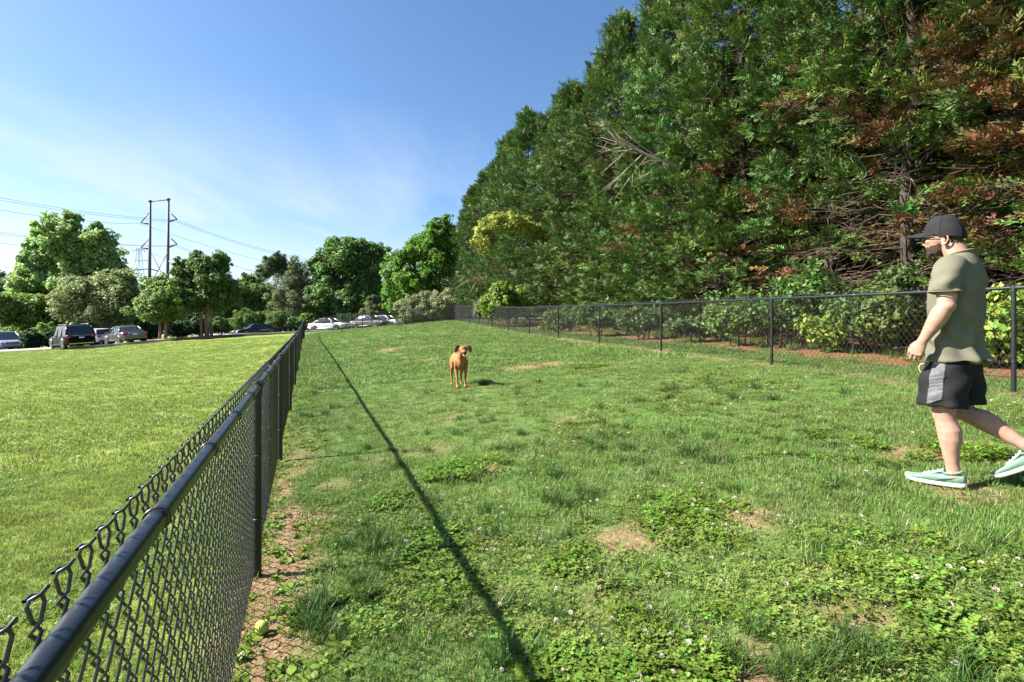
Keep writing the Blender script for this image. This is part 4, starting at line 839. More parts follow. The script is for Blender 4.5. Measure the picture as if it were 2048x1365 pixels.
def car(label, x, y, rz, pmat, kind='sedan', L=4.7, Wd=1.82, Ht=1.46, rails=False, emblem=False):
    """front = +x.  lofted body and greenhouse from side-profile stations"""
    root = empty('parked_car', (x, y, h1(x, y)+.055), rz, label, 'car', 'cars parked in the lot')
    # ground slope along the car
    c, s = math.cos(rz), math.sin(rz); pitch = math.atan2(h1(x-c*1.3, y-s*1.3)-h1(x+c*1.3, y+s*1.3), 2.6); roll = math.atan2(h1(x-s*.7, y+c*.7)-h1(x+s*.7, y-c*.7), 1.4)
    root.rotation_euler = (roll*.9, pitch*.9, rz)
    hw = Wd/2; b = MB(); ts = np.linspace(-1, 1, 25); rings = []
    tall = kind in ('suv', 'van')
    belt = (.98 if tall else .88); hood = {'sedan': .86, 'suv': 1.02, 'van': .98, 'hatch': .90}[kind]; trunk = {'sedan': .98, 'suv': 1.06, 'van': 1.04, 'hatch': .98}[kind]
    for t in ts:
        X = t*L/2; e = abs(t)
        w = hw*(1-.16*max(0, (e-.72)/.28)**2.2); lo = .22+.16*max(0, (e-.8)/.2)**1.5
        top = np.interp(t, [-1, -.95, -.6, -.35, .35, .55, .88, .97, 1], [trunk-.34, trunk-.02, trunk, belt+.03, belt, hood+.02, hood-.10, hood-.2, hood-.38])
        mid = lo+(top-lo)*.52; sh = top-.05
        prof = [(w*.80, lo), (w*.96, lo+.10), (w*1.0, mid), (w*.985, sh-.06), (w*.93, sh), (w*.80, top), (w*.35, top+.015)]
        rings.append([(X, y_, z_) for y_, z_ in prof]+[(X, -y_, z_) for y_, z_ in prof[::-1]])
    b.rings(rings); body = b.build('body', pmat, root, True, 35)
    # greenhouse: glass shell + painted roof and pillars
    if kind == 'sedan': st = [(-.70, belt+.04, .86), (-.42, Ht-.10, .74), (-.28, Ht-.03, .70), (0.0, Ht, .70), (.14, Ht-.04, .71), (.50, belt-.03, .86)]
    elif kind == 'hatch': st = [(-.93, belt+.08, .82), (-.74, Ht-.10, .73), (-.50, Ht-.02, .71), (-.1, Ht, .71), (.12, Ht-.05, .72), (.52, belt-.02, .86)]
    elif kind == 'suv': st = [(-.955, belt+.08, .86), (-.84, Ht-.12, .77), (-.70, Ht-.03, .75), (0.0, Ht, .75), (.16, Ht-.05, .76), (.48, belt+.02, .88)]
    else: st = [(-.96, belt+.06, .86), (-.88, Ht-.10, .78), (-.7, Ht-.02, .76), (0.05, Ht, .76), (.22, Ht-.07, .77), (.64, belt-.02, .88)]
    X = np.array([q[0] for q in st])*L/2; Z = np.array([q[1] for q in st]); Wt = np.array([q[2] for q in st])*hw
    g = MB(); rg = []
    for t in np.linspace(0, len(st)-1, 26):
        xx, zz, ww = (np.interp(t, range(len(st)), a) for a in (X, Z, Wt)); bz = min(belt-.08, zz-.01); wb = hw*.95
        rg.append([(xx, wb, bz), (xx, wb*.98, bz+.06 if zz > bz+.12 else zz-.004), (xx, ww+(wb-ww)*.1, zz-.05 if zz-.05 > bz+.07 else zz-.002), (xx, ww*.93, zz), (xx, ww*.4, zz+.012), (xx, -ww*.4, zz+.012), (xx, -ww*.93, zz), (xx, -(ww+(wb-ww)*.1), zz-.05 if zz-.05 > bz+.07 else zz-.002), (xx, -wb*.98, bz+.06 if zz > bz+.12 else zz-.004), (xx, -wb, bz)])
    g.rings(rg); g.build('windows', M_GLASS, root, True, 40)
    rf = MB(); i0 = 1; xs = np.linspace(X[1], X[4], 12); rr_ = []
    for xx in xs:
        zz = np.interp(xx, X, Z)+.014; ww = np.interp(xx, X, Wt)*.965
        rr_.append([(xx, ww*1.02, zz-.075), (xx, ww*.97, zz-.004), (xx, ww*.4, zz+.014), (xx, -ww*.4, zz+.014), (xx, -ww*.97, zz-.004), (xx, -ww*1.02, zz-.075), (xx, 0, zz-.05)])
    rf.rings(rr_); roof = rf.build('roof', pmat, root, True, 40)
    for s_ in (-1, 1):
        p = MB()
        p.tube([(X[5]-.02, s_*hw*.92, belt+.01), (X[4], s_*Wt[4]*.985, Z[4]-.01)], .035, 6); p.build('windscreen_pillar', pmat, root, True)
        p = MB(); p.tube([(X[0]+.06, s_*hw*.90, belt+.06), (X[1], s_*Wt[1]*.985, Z[1]-.01)], .055, 6); p.build('rear_pillar', pmat, root, True)
        for fx in ((-.02,) if kind == 'sedan' else (-.02, -.46)):
            p = MB(); xx = fx*L/2; p.tube([(xx, s_*hw*.965, belt-.06), (xx, s_*(np.interp(xx, X, Wt)+.012), np.interp(xx, X, Z)-.05)], .028, 6); p.build('door_pillar', M_TRIM if kind != 'van' else pmat, root, True)
        p = MB(); p.box((X[5]-.30, s_*(hw+.07), belt+.06), (.12, .2, .13), bev=.03); p.build('mirror', pmat, root, True, 40)
        for hx in (.08, -.36):
            p = MB(); p.box((hx*L/2, s_*(hw+.006), belt-.16), (.17, .03, .03), bev=.008); p.build('door_handle', pmat, root)
        for dx in (.36, -.05, -.45):                                  # shut lines
            p = MB(); p.box((dx*L/2, s_*(hw*.998), (belt+.36)/2-.02), (.012, .012, belt-.48)); p.build('door_seam', M_TRIM, root)
        p = MB(); p.box((-.05*L/2, s_*hw*.985, .30), (L*.46, .05, .09), bev=.02); p.build('side_sill', M_TRIM if tall else pmat, root)
        # lamps
        hl = MB(); hl.box((L/2*.905, s_*hw*.70, hood-.24), (.30, .36, .15), rz=-s_*.42, bev=.05); hl.build('headlight', M_LAMP, root, True, 50)
        tl = MB(); tl.box((-L/2*.955, s_*hw*.74, trunk-.20 if not tall else trunk-.15), (.16, .42 if not tall else .34, .17 if not tall else .22), rz=s_*.34, bev=.04); tl.build('tail_light', M_RED, root, True, 50)
        if rails:
            p = MB(); p.tube([(X[2], s_*Wt[2]*.93, Z[2]), (X[2]+.12, s_*Wt[2]*.93, Z[2]+.07), (X[4]-.2, s_*Wt[4]*.93, Ht+.07), (X[4]-.05, s_*Wt[4]*.93, Ht-.01)], .022, 6); p.build('roof_rail', M_CHROME, root, True)
    # front and rear fittings
    p = MB(); p.box((L/2*.972, 0, hood-.30), (.10, hw*.95, .20 if kind == 'van' else .15), bev=.04); gr_ = p.build('grille', M_TRIM, root, True, 40)
    if emblem: e = MB(); e.box((L/2*.972+.055, 0, hood-.30), (.02, .55, .06), bev=.005); e.build('emblem', M_EMB, gr_)
    p = MB(); p.box((L/2*.955, 0, .40), (.16, hw*1.25, .16), bev=.05); p.build('bumper_intake', M_TRIM, root, True, 40)
    p = MB(); p.box((-L/2*.972, 0, .36), (.14, hw*1.55, .16), bev=.05); p.build('rear_bumper_trim', M_CHROME if kind == 'suv' else M_TRIM, root, True, 40)
    p = MB(); p.box((-L/2*.985-.01, 0, trunk-.26 if not tall else trunk-.28), (.02, .34, .16), bev=.004); p.build('license_plate', M_PLATE, root)
    p = MB(); p.box((-L/2*.985-.005, 0, trunk-.10 if not tall else trunk-.10), (.03, hw*1.1, .03), bev=.006); p.build('trunk_strip', M_CHROME, root)
    wr = .33 if not tall else .37
    for fx in (.60, -.60):
        for s_ in (-1, 1):
            cx = fx*L/2; cy = s_*(hw-.10)
            a = MB(); th = np.linspace(0, 2*np.pi, 25)[:-1]
            def ringw(r_, yy): return [(cx+np.cos(t)*r_, cy+yy*s_, wr+np.sin(t)*r_) for t in th]
            ar = MB(); ar.rings([ringw(wr*1.20, -.1), ringw(wr*1.20, .107)][::s_]); ar.build('wheel_arch', M_TRIM, root)
            a.rings([ringw(wr*.62, -.11), ringw(wr*.95, -.11), ringw(wr, -.07), ringw(wr, .07), ringw(wr*.95, .113), ringw(wr*.66, .116)][::s_]); w = a.build('wheel', M_TYRE, root, True, 50)
            m = MB(); m.rings([ringw(wr*.64, .09), ringw(wr*.64, .12), ringw(wr*.55, .122), ringw(wr*.5, .105), ringw(.03, .112)][::s_]); rim = m.build('rim', M_RIM, w, True, 50)
    return root
def look(px, d): return ((px-1024)/F*d, d)
def heading(x, y, deg):                # deg measured from the line of sight: 0 faces the camera, 90 faces picture left
    a = math.atan2(-y, -x); return a - R(deg)
for lab, px, d, deg, pm, kw in [
    ('silver minivan facing the camera at the left edge, dark grille with red emblem', 8, 47.5, -14, paint('silver_blue_paint', (.34, .40, .48)), dict(kind='van', L=5.0, Wd=1.95, Ht=1.80, emblem=True)),
    ('black SUV with chrome roof rails seen from behind beside the bronze sedan', 146, 41.2, 166, paint('black_paint', (.005, .006, .008), 0, 0, .12), dict(kind='suv', L=4.9, Wd=1.98, Ht=1.82, rails=True)),
    ('small white hatchback half hidden between the black SUV and the bronze sedan', 188, 47.5, 150, paint('white_paint', (.74, .75, .78), 0), dict(kind='hatch', L=4.1, Wd=1.74, Ht=1.50)),
    ('bronze grey sedan seen from behind right of the black SUV', 252, 43.0, 163, paint('bronze_paint', (.20, .175, .165), .5), dict(kind='sedan', L=4.75, Wd=1.84, Ht=1.47)),
    ('black sedan parked side on in front of the round clipped shrubs', 512, 61.5, 68, paint('gloss_black_paint', (.008, .011, .018), .2), dict(kind='sedan', L=4.9, Wd=1.85, Ht=1.44)),
    ('white sedan facing right of camera just beyond the end of the long fence', 659, 59, -58, paint('pearl_white_paint', (.80, .80, .81), 0), dict(kind='sedan', L=4.65, Wd=1.80, Ht=1.47)),
    ('brown grey sedan with dark bonnet parked between two white cars', 740, 59.5, -52, paint('brown_grey_paint', (.17, .155, .15), .5), dict(kind='sedan', L=4.7, Wd=1.82, Ht=1.50)),
    ('white compact car half hidden by the flowering bush', 773, 64.5, -58, paint('clean_white_paint', (.78, .78, .80), 0), dict(kind='hatch', L=4.3, Wd=1.78, Ht=1.52))]:
    x, y = look(px, d); car(lab, x, y, heading(x, y, deg), pm, **kw)
# mulch islands
M_MULCH = mat('red_mulch', (.17, .065, .04), .95, var=.5, scale=25, bump=.8, bscale=80)
def mulch(px, d, rx, ry):
    p = look(px, d); a = np.linspace(0, 2*np.pi, 33)[:-1]; rg = [];
    for k, (f, z) in enumerate(((1.0, .02), (.9, .10), (.6, .17), (.2, .20))):
        X = p[0]+np.cos(a)*rx*f; Y = p[1]+np.sin(a)*ry*f; rg.append(np.stack([X, Y, H(X, Y)+z+(k > 0)*rng.normal(0, .02, 32)], 1))
    m = MB(); m.rings(rg); o = m.build('mulch_bed', M_MULCH, None, True); tag(o, kind='structure')
mulch(350, 45.3, 4.6, 1.3); mulch(425, 47.6, 3.0, 1.3)
# ---------------------------------------------------------------- power line
M_POLE = mat('weathered_steel_pole', (.065, .062, .072), .7, var=.15, scale=2)
M_STEEL = mat('galvanised_lattice', (.30, .32, .35), .6, var=.1)
M_CABLE = mat('conductor', (.10, .11, .125), .6)
M_INS = mat('insulator', (.10, .11, .14), .4)
PD = 190.0
def hframe():
    a = at(301, 690, PD); b = at(337, 690, PD+3); root = empty('power_pole', (a[0], a[1], h1(a[0], a[1])), 0, 'twin steel transmission poles joined at the top, standing above the treetops', 'power pole')
    inv = Matrix.Translation(-Vector(root.location)); ks = []
    P = {}
    for nm, px, top, d in (('l', 300.5, 404, PD), ('r', 337, 400, PD+3)):
        t = at(px, top, d); g = h1(t[0], t[1]); m = MB(); m.tube([(t[0]-(.5 if nm == 'l' else .6), t[1], g-1), (t[0], t[1], t[2])], [.72, .38], 12); ks.append(m.build('pole', M_POLE, root, True)); P[nm] = t
        c = MB(); c.tube([(t[0], t[1], t[2]-.1), (t[0], t[1], t[2]+.5)], .62, 10); ks.append(c.build('pole_cap', M_POLE, root, True))
    m = MB(); m.tube([P['l'], P['r']], .16, 6); ks.append(m.build('top_beam', M_POLE, root))
    tips = {}
    for nm, px, d, arms in (('l', 300.5, PD, ((282, 446, 449, 424), (282, 496, 499, 476))), ('r', 337, PD+3, ((354, 439, 444, 423), (354, 489, 495, 473)))):
        for k, (tx, ty, by, sy) in enumerate(arms):
            t = at(tx, ty, d); bb = at(px, by, d); s2 = at(px+(1 if nm == 'r' else -1), sy, d)
            m = MB(); m.tube([bb, t], [.36, .20], 8); ks.append(m.build('crossarm', M_POLE, root, True))
            m = MB(); m.tube([s2, t], .20, 6); ks.append(m.build('arm_brace', M_INS, root, True)); tips[(nm, k)] = t
    for (p1, p2) in (((302, 505), (330, 560)), ((336, 505), (306, 560)), ((338, 522), (362, 556))):
        m = MB(); m.tube([at(*p1, PD+1), at(*p2, PD+1)], .13, 5); ks.append(m.build('cross_brace', M_INS, root))
    m = MB(); m.tube([at(238, 543, PD), at(270, 540, PD), at(300, 538, PD), at(317, 543, PD)], .22, 6); ks.append(m.build('low_crossarm', M_POLE, root, True))
    for o in ks: o.matrix_parent_inverse = inv
    return tips
tips = hframe()
def cable(pts, label, r=.055):
    """hangs between its supports in even curves"""
    m = MB(); Pp = []
    for a, b, sag in pts:
        t = np.linspace(0, 1, 14)[:, None]; q = np.array(a)*(1-t)+np.array(b)*t; q[:, 2] -= (4*sag*t*(1-t))[:, 0]; Pp += list(q if not Pp else q[1:])
    m.tube(Pp, r, 4, False); tag(m.build('power_line', M_CABLE), label, 'cable', 'power lines over the treetops')
LD = 150.0; RD = 260.0
for k, (lp, tk, rp_, lab) in enumerate([((-40, 388), ('r', 0), (640, 522), 'upper power line of the pair meeting the upper right arm'), ((-40, 393), ('r', 0), (640, 525), 'lower power line of the pair meeting the upper right arm'),
        ((-40, 413), ('l', 0), (640, 545), 'power line running to the upper left arm'), ((-40, 459), ('r', 1), (640, 568), 'upper power line of the pair meeting the lower right arm'), ((-40, 464), ('r', 1), (640, 572), 'lower power line of the pair meeting the lower right arm'),
        ((-40, 481), ('l', 1), (640, 585), 'power line running to the lower left arm'), ((-40, 529), None, (300, 543), 'lowest power line, just above the left treetops')]):
    tp = tips[tk]+np.array([0, 0, -.4-(k % 2)*.6]) if tk else at(238, 543, PD)
    cable([(at(*lp, LD), tp, 1.2)] + ([(tp, at(*rp_, RD), 2.0)] if tk else []), lab)
def lattice(px, base, top, d):
    root = empty('lattice_tower', tuple(at(px, base, d)), 0, 'faint steel lattice transmission tower far behind the left pole', 'transmission tower'); root.location.z = h1(root.location.x, root.location.y); s = d/F
    Hh = at(px, top, d)[2]-root.location.z; m = MB(); lv = np.linspace(0, 1, 8); wd = lambda f: (.12*Hh*(1-f)**1.5+.9)
    for f0, f1 in zip(lv[:-1], lv[1:]):
        for sx, sy in ((-1, -1), (1, -1), (1, 1), (-1, 1)):
            a = np.array([sx*wd(f0), sy*wd(f0), f0*Hh]); b = np.array([sx*wd(f1), sy*wd(f1), f1*Hh]); m.tube([a, b], .14, 4, False)
            o = np.array([-sy*1., sx*1.]); m.tube([a, [o[0]*wd(f1), o[1]*wd(f1), f1*Hh]], .09, 3, False); m.tube([b, [o[0]*wd(f1), o[1]*wd(f1), f1*Hh]], .09, 3, False)
    tag(m.build('mast', M_STEEL, root), kind='stuff')
    for f, w in ((.985, 3.6), (.86, 5.8)):
        q = MB(); z = f*Hh; q.tube([(-w, 0, z), (w, 0, z)], .13, 4); q.tube([(-w, 0, z), (0, 0, z+1.1)], .09, 4); q.tube([(w, 0, z), (0, 0, z+1.1)], .09, 4)
        a = q.build('tower_arm', M_STEEL, root)
        for sx in (-1, 1): i = MB(); i.tube([(sx*w, 0, z), (sx*w, 0, z-1.6)], .12, 5); i.build('insulator', M_INS, a)
lattice(278, 640, 497, 330)
# ---------------------------------------------------------------- figures: overlapping closed volumes fused into one skin
def estrip(mb, st, n=20):
    """st: list of (centre(3), ra, rb, axis_a(3)) -> closed loft of ellipses across the run of centres"""
    P = np.array([s[0] for s in st], float); T = np.gradient(P, axis=0) if len(P) > 2 else np.repeat(P[-1:]-P[:1], len(P), 0)
    T = unit(T); th = np.arange(n)*2*np.pi/n; rg = []
    for (p, ra, rb, ax), t in zip(st, T):
        a = np.array(ax, float); a = a-(a@t)*t; a /= np.linalg.norm(a)+1e-9; b = np.cross(t, a)
        rg.append(np.array(p)+np.cos(th)[:, None]*a*ra+np.sin(th)[:, None]*b*rb)
    mb.rings(rg); return mb
def ends(mb, p, r): mb.ball(p, r, 16, 10)
def fuse(mb, voxel, iters=4, fac=.5, ratio=None):
    V = np.vstack(mb.v); fs = ([np.vstack(mb.q)] if mb.q else [])+([np.vstack(mb.t)] if mb.t else [])
    me = raw_mesh('fuse', V, fs, None, True, []); o = bpy.data.objects.new('fuse', me); C.objects.link(o)
    m = o.modifiers.new('r', 'REMESH'); m.mode = 'VOXEL'; m.voxel_size = voxel; m.use_smooth_shade = True
    m = o.modifiers.new('s', 'SMOOTH'); m.iterations = iters; m.factor = fac
    if ratio: m = o.modifiers.new('d', 'DECIMATE'); m.ratio = ratio
    dg = bpy.context.evaluated_depsgraph_get(); nm = bpy.data.meshes.new_from_object(o.evaluated_get(dg))
    bpy.data.objects.remove(o); bpy.data.meshes.remove(me); nm.materials.clear(); return nm
def verts(me):
    a = np.empty(len(me.vertices)*3, np.float32); me.vertices.foreach_get('co', a); return a.reshape(-1, 3).astype(float)
def norms(me):
    a = np.empty(len(me.vertices)*3, np.float32); me.vertices.foreach_get('normal', a); return a.reshape(-1, 3).astype(float)
def setv(me, V): me.vertices.foreach_set('co', V.astype(np.float32).ravel()); me.update()
def child(name, me, m, par, smooth=True):
    me.name = name; me.materials.clear()
    for k in (m if isinstance(m, (list, tuple)) else [m]): me.materials.append(k)
    if smooth: me.polygons.foreach_set('use_smooth', np.ones(len(me.polygons), bool))
    return link(bpy.data.objects.new(name, me), par)
def patch(me, pred, off, name, m, par, jit=0):
    """a layer of its own thickness over the part of a surface where pred(V) holds"""
    V = verts(me); Nn = norms(me); ok = pred(V); fs = [list(p.vertices) for p in me.polygons if all(ok[i] for i in p.vertices)]
    used = sorted({i for f in fs for i in f}); mp_ = {i: k for k, i in enumerate(used)}; U = np.array(used); n = len(U)
    W = V[U]+Nn[U]*off+(np.random.default_rng(4).normal(0, jit, (n, 3)) if jit else 0); W2 = V[U]-Nn[U]*.002
    F_ = [[mp_[i] for i in f] for f in fs]; cnt = {}
    for f in F_:
        for a, b in zip(f, f[1:]+f[:1]): cnt[(a, b)] = 1
    rim = [(a, b) for (a, b) in cnt if (b, a) not in cnt]
    me2 = bpy.data.meshes.new(name); me2.from_pydata(np.vstack([W, W2]).tolist(), [], F_+[[b, a, a+n, b+n] for a, b in rim]); me2.update()
    return child(name, me2, m, par)
def skinmat():
    m = mat('skin', (.32, .185, .135), .55, var=.15, scale=26, bump=.10, bscale=220, spec=.35); p = m.node_tree.nodes['Principled BSDF']
    p.inputs['Subsurface Weight'].default_value = .12; p.inputs['Subsurface Radius'].default_value = (.012, .005, .003); p.inputs['Subsurface Scale'].default_value = 1.0; return m
M_SKIN = skinmat()
M_SHIRT = mat('olive_cotton', (.130, .126, .090), .92, var=.10, scale=7, bump=.35, bscale=420, spec=.15)
M_SHORT = mat('black_mesh_fabric', (.010, .010, .012), .8, var=.25, scale=9, bump=.3, bscale=300, spec=.25)
M_PANEL = mat('grey_mesh_panel', (.095, .095, .10), .75, var=.25, scale=18, bump=.5, bscale=120, spec=.3)
M_CAPF = mat('black_cap_cotton', (.019, .019, .021), .9, var=.2, scale=12, bump=.3, bscale=350, spec=.15)
M_BEARD = mat('brown_beard', (.062, .036, .022), .85, var=.4, scale=90, bump=.8, bscale=500)
M_HAIR = mat('short_brown_hair', (.060, .036, .024), .8, var=.4, scale=120, bump=.8, bscale=400)
M_MINT = mat('mint_knit', (.125, .215, .155), .85, var=.18, scale=22, bump=.4, bscale=260)
M_PALE = mat('pale_grey_knit', (.36, .40, .41), .85, var=.12, scale=30, bump=.4, bscale=260)
M_SOLE = mat('white_foam_sole', (.55, .54, .50), .7, var=.1, scale=20, bump=.2)
M_MARK = mat('dark_grey_mark', (.030, .038, .040), .6, var=.15)
M_FRAME = mat('dark_glasses_frame', (.02, .018, .018), .3)
M_LENS = mat('smoked_lens', (.03, .03, .035), .05, spec=.8)
M_CORD = mat('white_cord', (.60, .58, .54), .7)
M_RING = mat('silver_ring', (.75, .75, .76), .2, metal=1)
def man():
    gx, gy = 2.91, 3.40; hd = math.atan2(.835, -.55); gz = h1(gx, gy)-.012
    root = empty('person', (gx, gy, gz), hd, 'man in black cap, olive tee and black shorts striding beside the right fence', 'person')
    A = np.array; X = (1, 0, 0); Y = (0, 1, 0)
    b = MB()
    # torso (under the clothes)
    estrip(b, [((-.02, 0, .86), .09, .13, X), ((-.02, 0, .98), .095, .135, X), ((-.02, 0, 1.15), .105, .15, X), ((-.03, 0, 1.32), .095, .155, X), ((-.055, 0, 1.41), .065, .13, X), ((-.06, 0, 1.46), .05, .08, X)])
    # neck and head
    estrip(b, [((-.06, 0, 1.42), .075, .085, X), ((-.045, 0, 1.50), .066, .066, X), ((-.015, 0, 1.57), .062, .060, X), ((.01, 0, 1.64), .062, .058, X)])
    b.ball((.034, 0, 1.680), (.094, .076, .092), 24, 16); b.ball((.055, 0, 1.640), (.088, .068, .075), 24, 14)
    estrip(b, [((.066, 0, 1.655), .074, .062, X), ((.070, 0, 1.60), .070, .058, X), ((.074, 0, 1.562), .054, .048, X), ((.082, 0, 1.540), .034, .034, X)])
    b.ball((.103, 0, 1.545), (.022, .024, .018)); b.ball((.112, 0, 1.572), (.017, .024, .008)); b.ball((.111, 0, 1.583), (.016, .023, .007))
    b.tube([(.128, 0, 1.655), (.140, 0, 1.635), (.152, 0, 1.617), (.146, 0, 1.606)], [.010, .012, .014, .010], 10); b.ball((.136, .012, 1.610), (.012, .009, .008)); b.ball((.136, -.012, 1.610), (.012, .009, .008))
    b.ball((.118, 0, 1.668), (.018, .05, .012)); b.ball((.098, .040, 1.622), (.026, .022, .02)); b.ball((.098, -.040, 1.622), (.026, .022, .02))
    for s in (1, -1):
        th = np.linspace(.3, 5.6, 14); b.tube(np.stack([.006+.019*np.cos(th)-.004*np.sin(th), np.full(14, s*.079)+s*.006*np.cos(th+2.4)+s*.003, 1.615+.031*np.sin(th)], 1), .0058, 7)
        b.ball((.012, s*.074, 1.612), (.013, .009, .022)); b.ball((.012, s*.079, 1.590), (.009, .007, .010)); b.ball((.026, s*.078, 1.612), (.006, .006, .009))
    # arms and hands
    for s in (1, -1):
        sh = A((-.046, s*.180, 1.395)); el = A((-.05, s*.245, 1.170)); wr = A((.069, s*.25, .953))
        estrip(b, [(sh, .052, .050, X), (sh*.75+el*.25+[0, s*.012, 0], .055, .052, X), (sh*.45+el*.55, .056, .052, X), (sh*.15+el*.85, .049, .047, X), (el, .047, .044, X)])
        ends(b, sh, .05); ends(b, el+[-.008, 0, 0], .045)
        d = wr-el
        estrip(b, [(el, .046, .043, X), (el+d*.18+[.004, 0, 0], .053, .047, X), (el+d*.38, .051, .045, X), (el+d*.65, .041, .036, X), (el+d*.88, .031, .026, X), (wr, .029, .023, X), (wr+d*.08, .031, .022, X)])
        h = A((.45, 0, -.893)); f = A((.893, 0, .45)); n = A((0, s*1., 0))
        estrip(b, [(wr, .028, .021, f), (wr+h*.03, .036, .019, f), (wr+h*.06, .042, .018, f), (wr+h*.092-n*.002, .043, .015, f), (wr+h*.104-n*.003, .036, .010, f)])
        b.ball(wr+h*.045+f*.024-n*.010, (.022, .016, .026))
        for i, (o, l0) in enumerate(((.033, .094), (.0115, .101), (-.0105, .096), (-.031, .086))):
            k = wr+h*l0+f*o; lk = (.96, 1.04, .98, .82)[i]
            p1 = k+(h*.86-n*.50)*.040*lk; p2 = p1+(h*.18-n*.98+f*-.05)*.025*lk; p3 = p2+(h*-.62-n*.55)*.020*lk
            b.tube([k-h*.02, k, p1, p2, p3], [.0095, .0100, .0088, .0080, .0066], 10); b.ball(k+n*.004, .0105, 10, 7); b.ball(p1, .0090, 10, 7); b.ball(p2, .0080, 10, 7)
        t0 = wr+h*.025+f*.026-n*.010; t1 = t0+h*.034+f*.020-n*.012; t2 = t1+h*.030+f*.002-n*.012; t3 = t2+h*.020-f*.006-n*.010
        b.tube([t0, t1, t2, t3], [.013, .0115, .0105, .0080], 10); b.ball(t1, .0118, 10, 7); b.ball(t2, .0105, 10, 7)
    # legs: left planted, right trailing
    LG_ = {1: ((-.01, .095, .88), (.004, .10, .475), (-.046, .10, .10)), -1: ((-.02, -.09, .88), (-.030, -.10, .485), (-.362, -.105, .292))}
    for s, (hp, kn, an) in LG_.items():
        hp, kn, an = A(hp), A(kn), A(an); d1 = kn-hp; d2 = an-kn; fw = A((d2[2], 0, -d2[0])); fw = -fw/np.linalg.norm(fw); bk = -fw
        estrip(b, [(hp, .080, .065, X), (hp+d1*.3, .090, .078, X), (hp+d1*.6, .085, .078, X), (hp+d1*.88, .066, .062, X), (kn, .061, .058, X)]); ends(b, hp, .065); ends(b, kn, .058)
        estrip(b, [(kn, .060, .057, X), (kn+d2*.14+bk*.004, .057, .054, X), (kn+d2*.30+bk*.014, .066, .060, X), (kn+d2*.45+bk*.012, .062, .056, X), (kn+d2*.65+bk*.004, .047, .044, X), (kn+d2*.85, .037, .034, X), (an, .038, .032, X), (an+d2*.10, .040, .034, X)])
        b.ball(kn+fw*.026, (.036, .036, .042)); ends(b, an, .036); b.ball(an+A((0, s*.03, 0)), .013); b.ball(an+A((0, -s*.03, 0)), .013)
    body = fuse(b, .0042, 5, .45, .55); bo = child('body', body, M_SKIN, root)
    patch(body, lambda V: (V[:, 2] < 1.600-.12*(V[:, 0]-.04)) & (V[:, 2] > 1.515+.10*np.clip(.08-V[:, 0], 0, 1)) & (V[:, 0] > .034) & (V[:, 0] < .14) & ~((V[:, 2] > 1.566) & (V[:, 2] < 1.590) & (abs(V[:, 1]) < .022) & (V[:, 0] > .10)) & ~((V[:, 2] > 1.588) & (V[:, 0] > .088) & (abs(V[:, 1]) < .05) & (V[:, 2] > 1.604-.35*(abs(V[:, 1])))), .0028, 'beard', M_BEARD, bo, .0007)
    patch(body, lambda V: (V[:, 2] > 1.592+.05*np.clip(-V[:, 0]/.1, 0, 1)*0) & (V[:, 2] < 1.70) & (V[:, 0] < .012) & (V[:, 0] > -.2) & (np.abs(V[:, 1]) < .0762), .0035, 'hair', M_HAIR, bo, .0008)
    for s in (1, -1):
        e = MB(); e.ball((.112, s*.031, 1.641), (.011, .014, .010)); e.build('eye', mat('eye', (.05, .035, .03), .2), bo, True)
    # glasses
    gl = MB()
    for s in (1, -1):
        th = np.linspace(0, 2*np.pi, 17); gl.tube(np.stack([.139-.012*np.abs(np.cos(th)*.5+.5)*(1 if s > 0 else 1), s*.034+.026*np.cos(th), 1.641+.018*np.sin(th)], 1), .0026, 6)
        gl.tube([(.128, s*.060, 1.648), (.09, s*.080, 1.647), (.03, s*.085, 1.642), (.002, s*.083, 1.632)], .0028, 6)
    gl.tube([(.140, .010, 1.646), (.146, 0, 1.648), (.140, -.010, 1.646)], .0024, 6); go = gl.build('glasses', M_FRAME, root, True)
    for s in (1, -1):
        l = MB(); l.ball((.134, s*.034, 1.641), (.004, .024, .016)); l.build('lens', M_LENS, go, True)
    # cap
    c = MB(); th = np.arange(40)*2*np.pi/40; rg = []
    for k, f in enumerate(np.linspace(0, 1, 12)):
        q = math.cos(f*math.pi/2)**.80; zz = 1.640+.150*math.sin(f*math.pi/2)**1.05
        tilt = .30*(1-f)*.10
        rg.append(np.stack([.027+.004*f+.114*q*np.cos(th)*(1.0), .091*q*np.sin(th), zz+np.cos(th)*tilt+.012*(1-f)], 1))
    rg = [rg[0]*np.array([.93, .93, 1])+np.array([.002, 0, .006])]+rg
    c.rings(rg); co = c.build('cap', M_CAPF, root, True, 60)
    bt = MB(); bt.ball((.034, 0, 1.803), (.009, .009, .005)); bt.build('cap_button', M_CAPF, co, True)
    for a in np.arange(6)*math.pi/3+.52:                        # raised seams of the six panels
        sm = MB(); sm.tube([(.027+.004*f+.1148*math.cos(f*math.pi/2)**.80*math.cos(a), .0918*math.cos(f*math.pi/2)**.80*math.sin(a), 1.6405+.1505*math.sin(f*math.pi/2)**1.05+math.cos(a)*.03*(1-f)+.012*(1-f)) for f in np.linspace(.02, .97, 9)], .0016, 5); sm.build('cap_seam', M_CAPF, co, True)
    br = MB(); gu = np.linspace(-1, 1, 17); top = []; bot = []
    for k, f in enumerate(np.linspace(0, 1, 7)):
        for g in gu:
            reach = .104*math.sqrt(max(0, 1-(abs(g)**2.4)))*f; ww = .086*(1-.10*f)
            x0 = .030+.113*math.sqrt(max(0, 1-(g*.93)**2)); top.append((x0+reach-.004, g*ww, 1.697-.12*reach-.018*g*g*(1+.9*f)-.016*(1-math.sqrt(max(0, 1-(g*.9)**2)))))
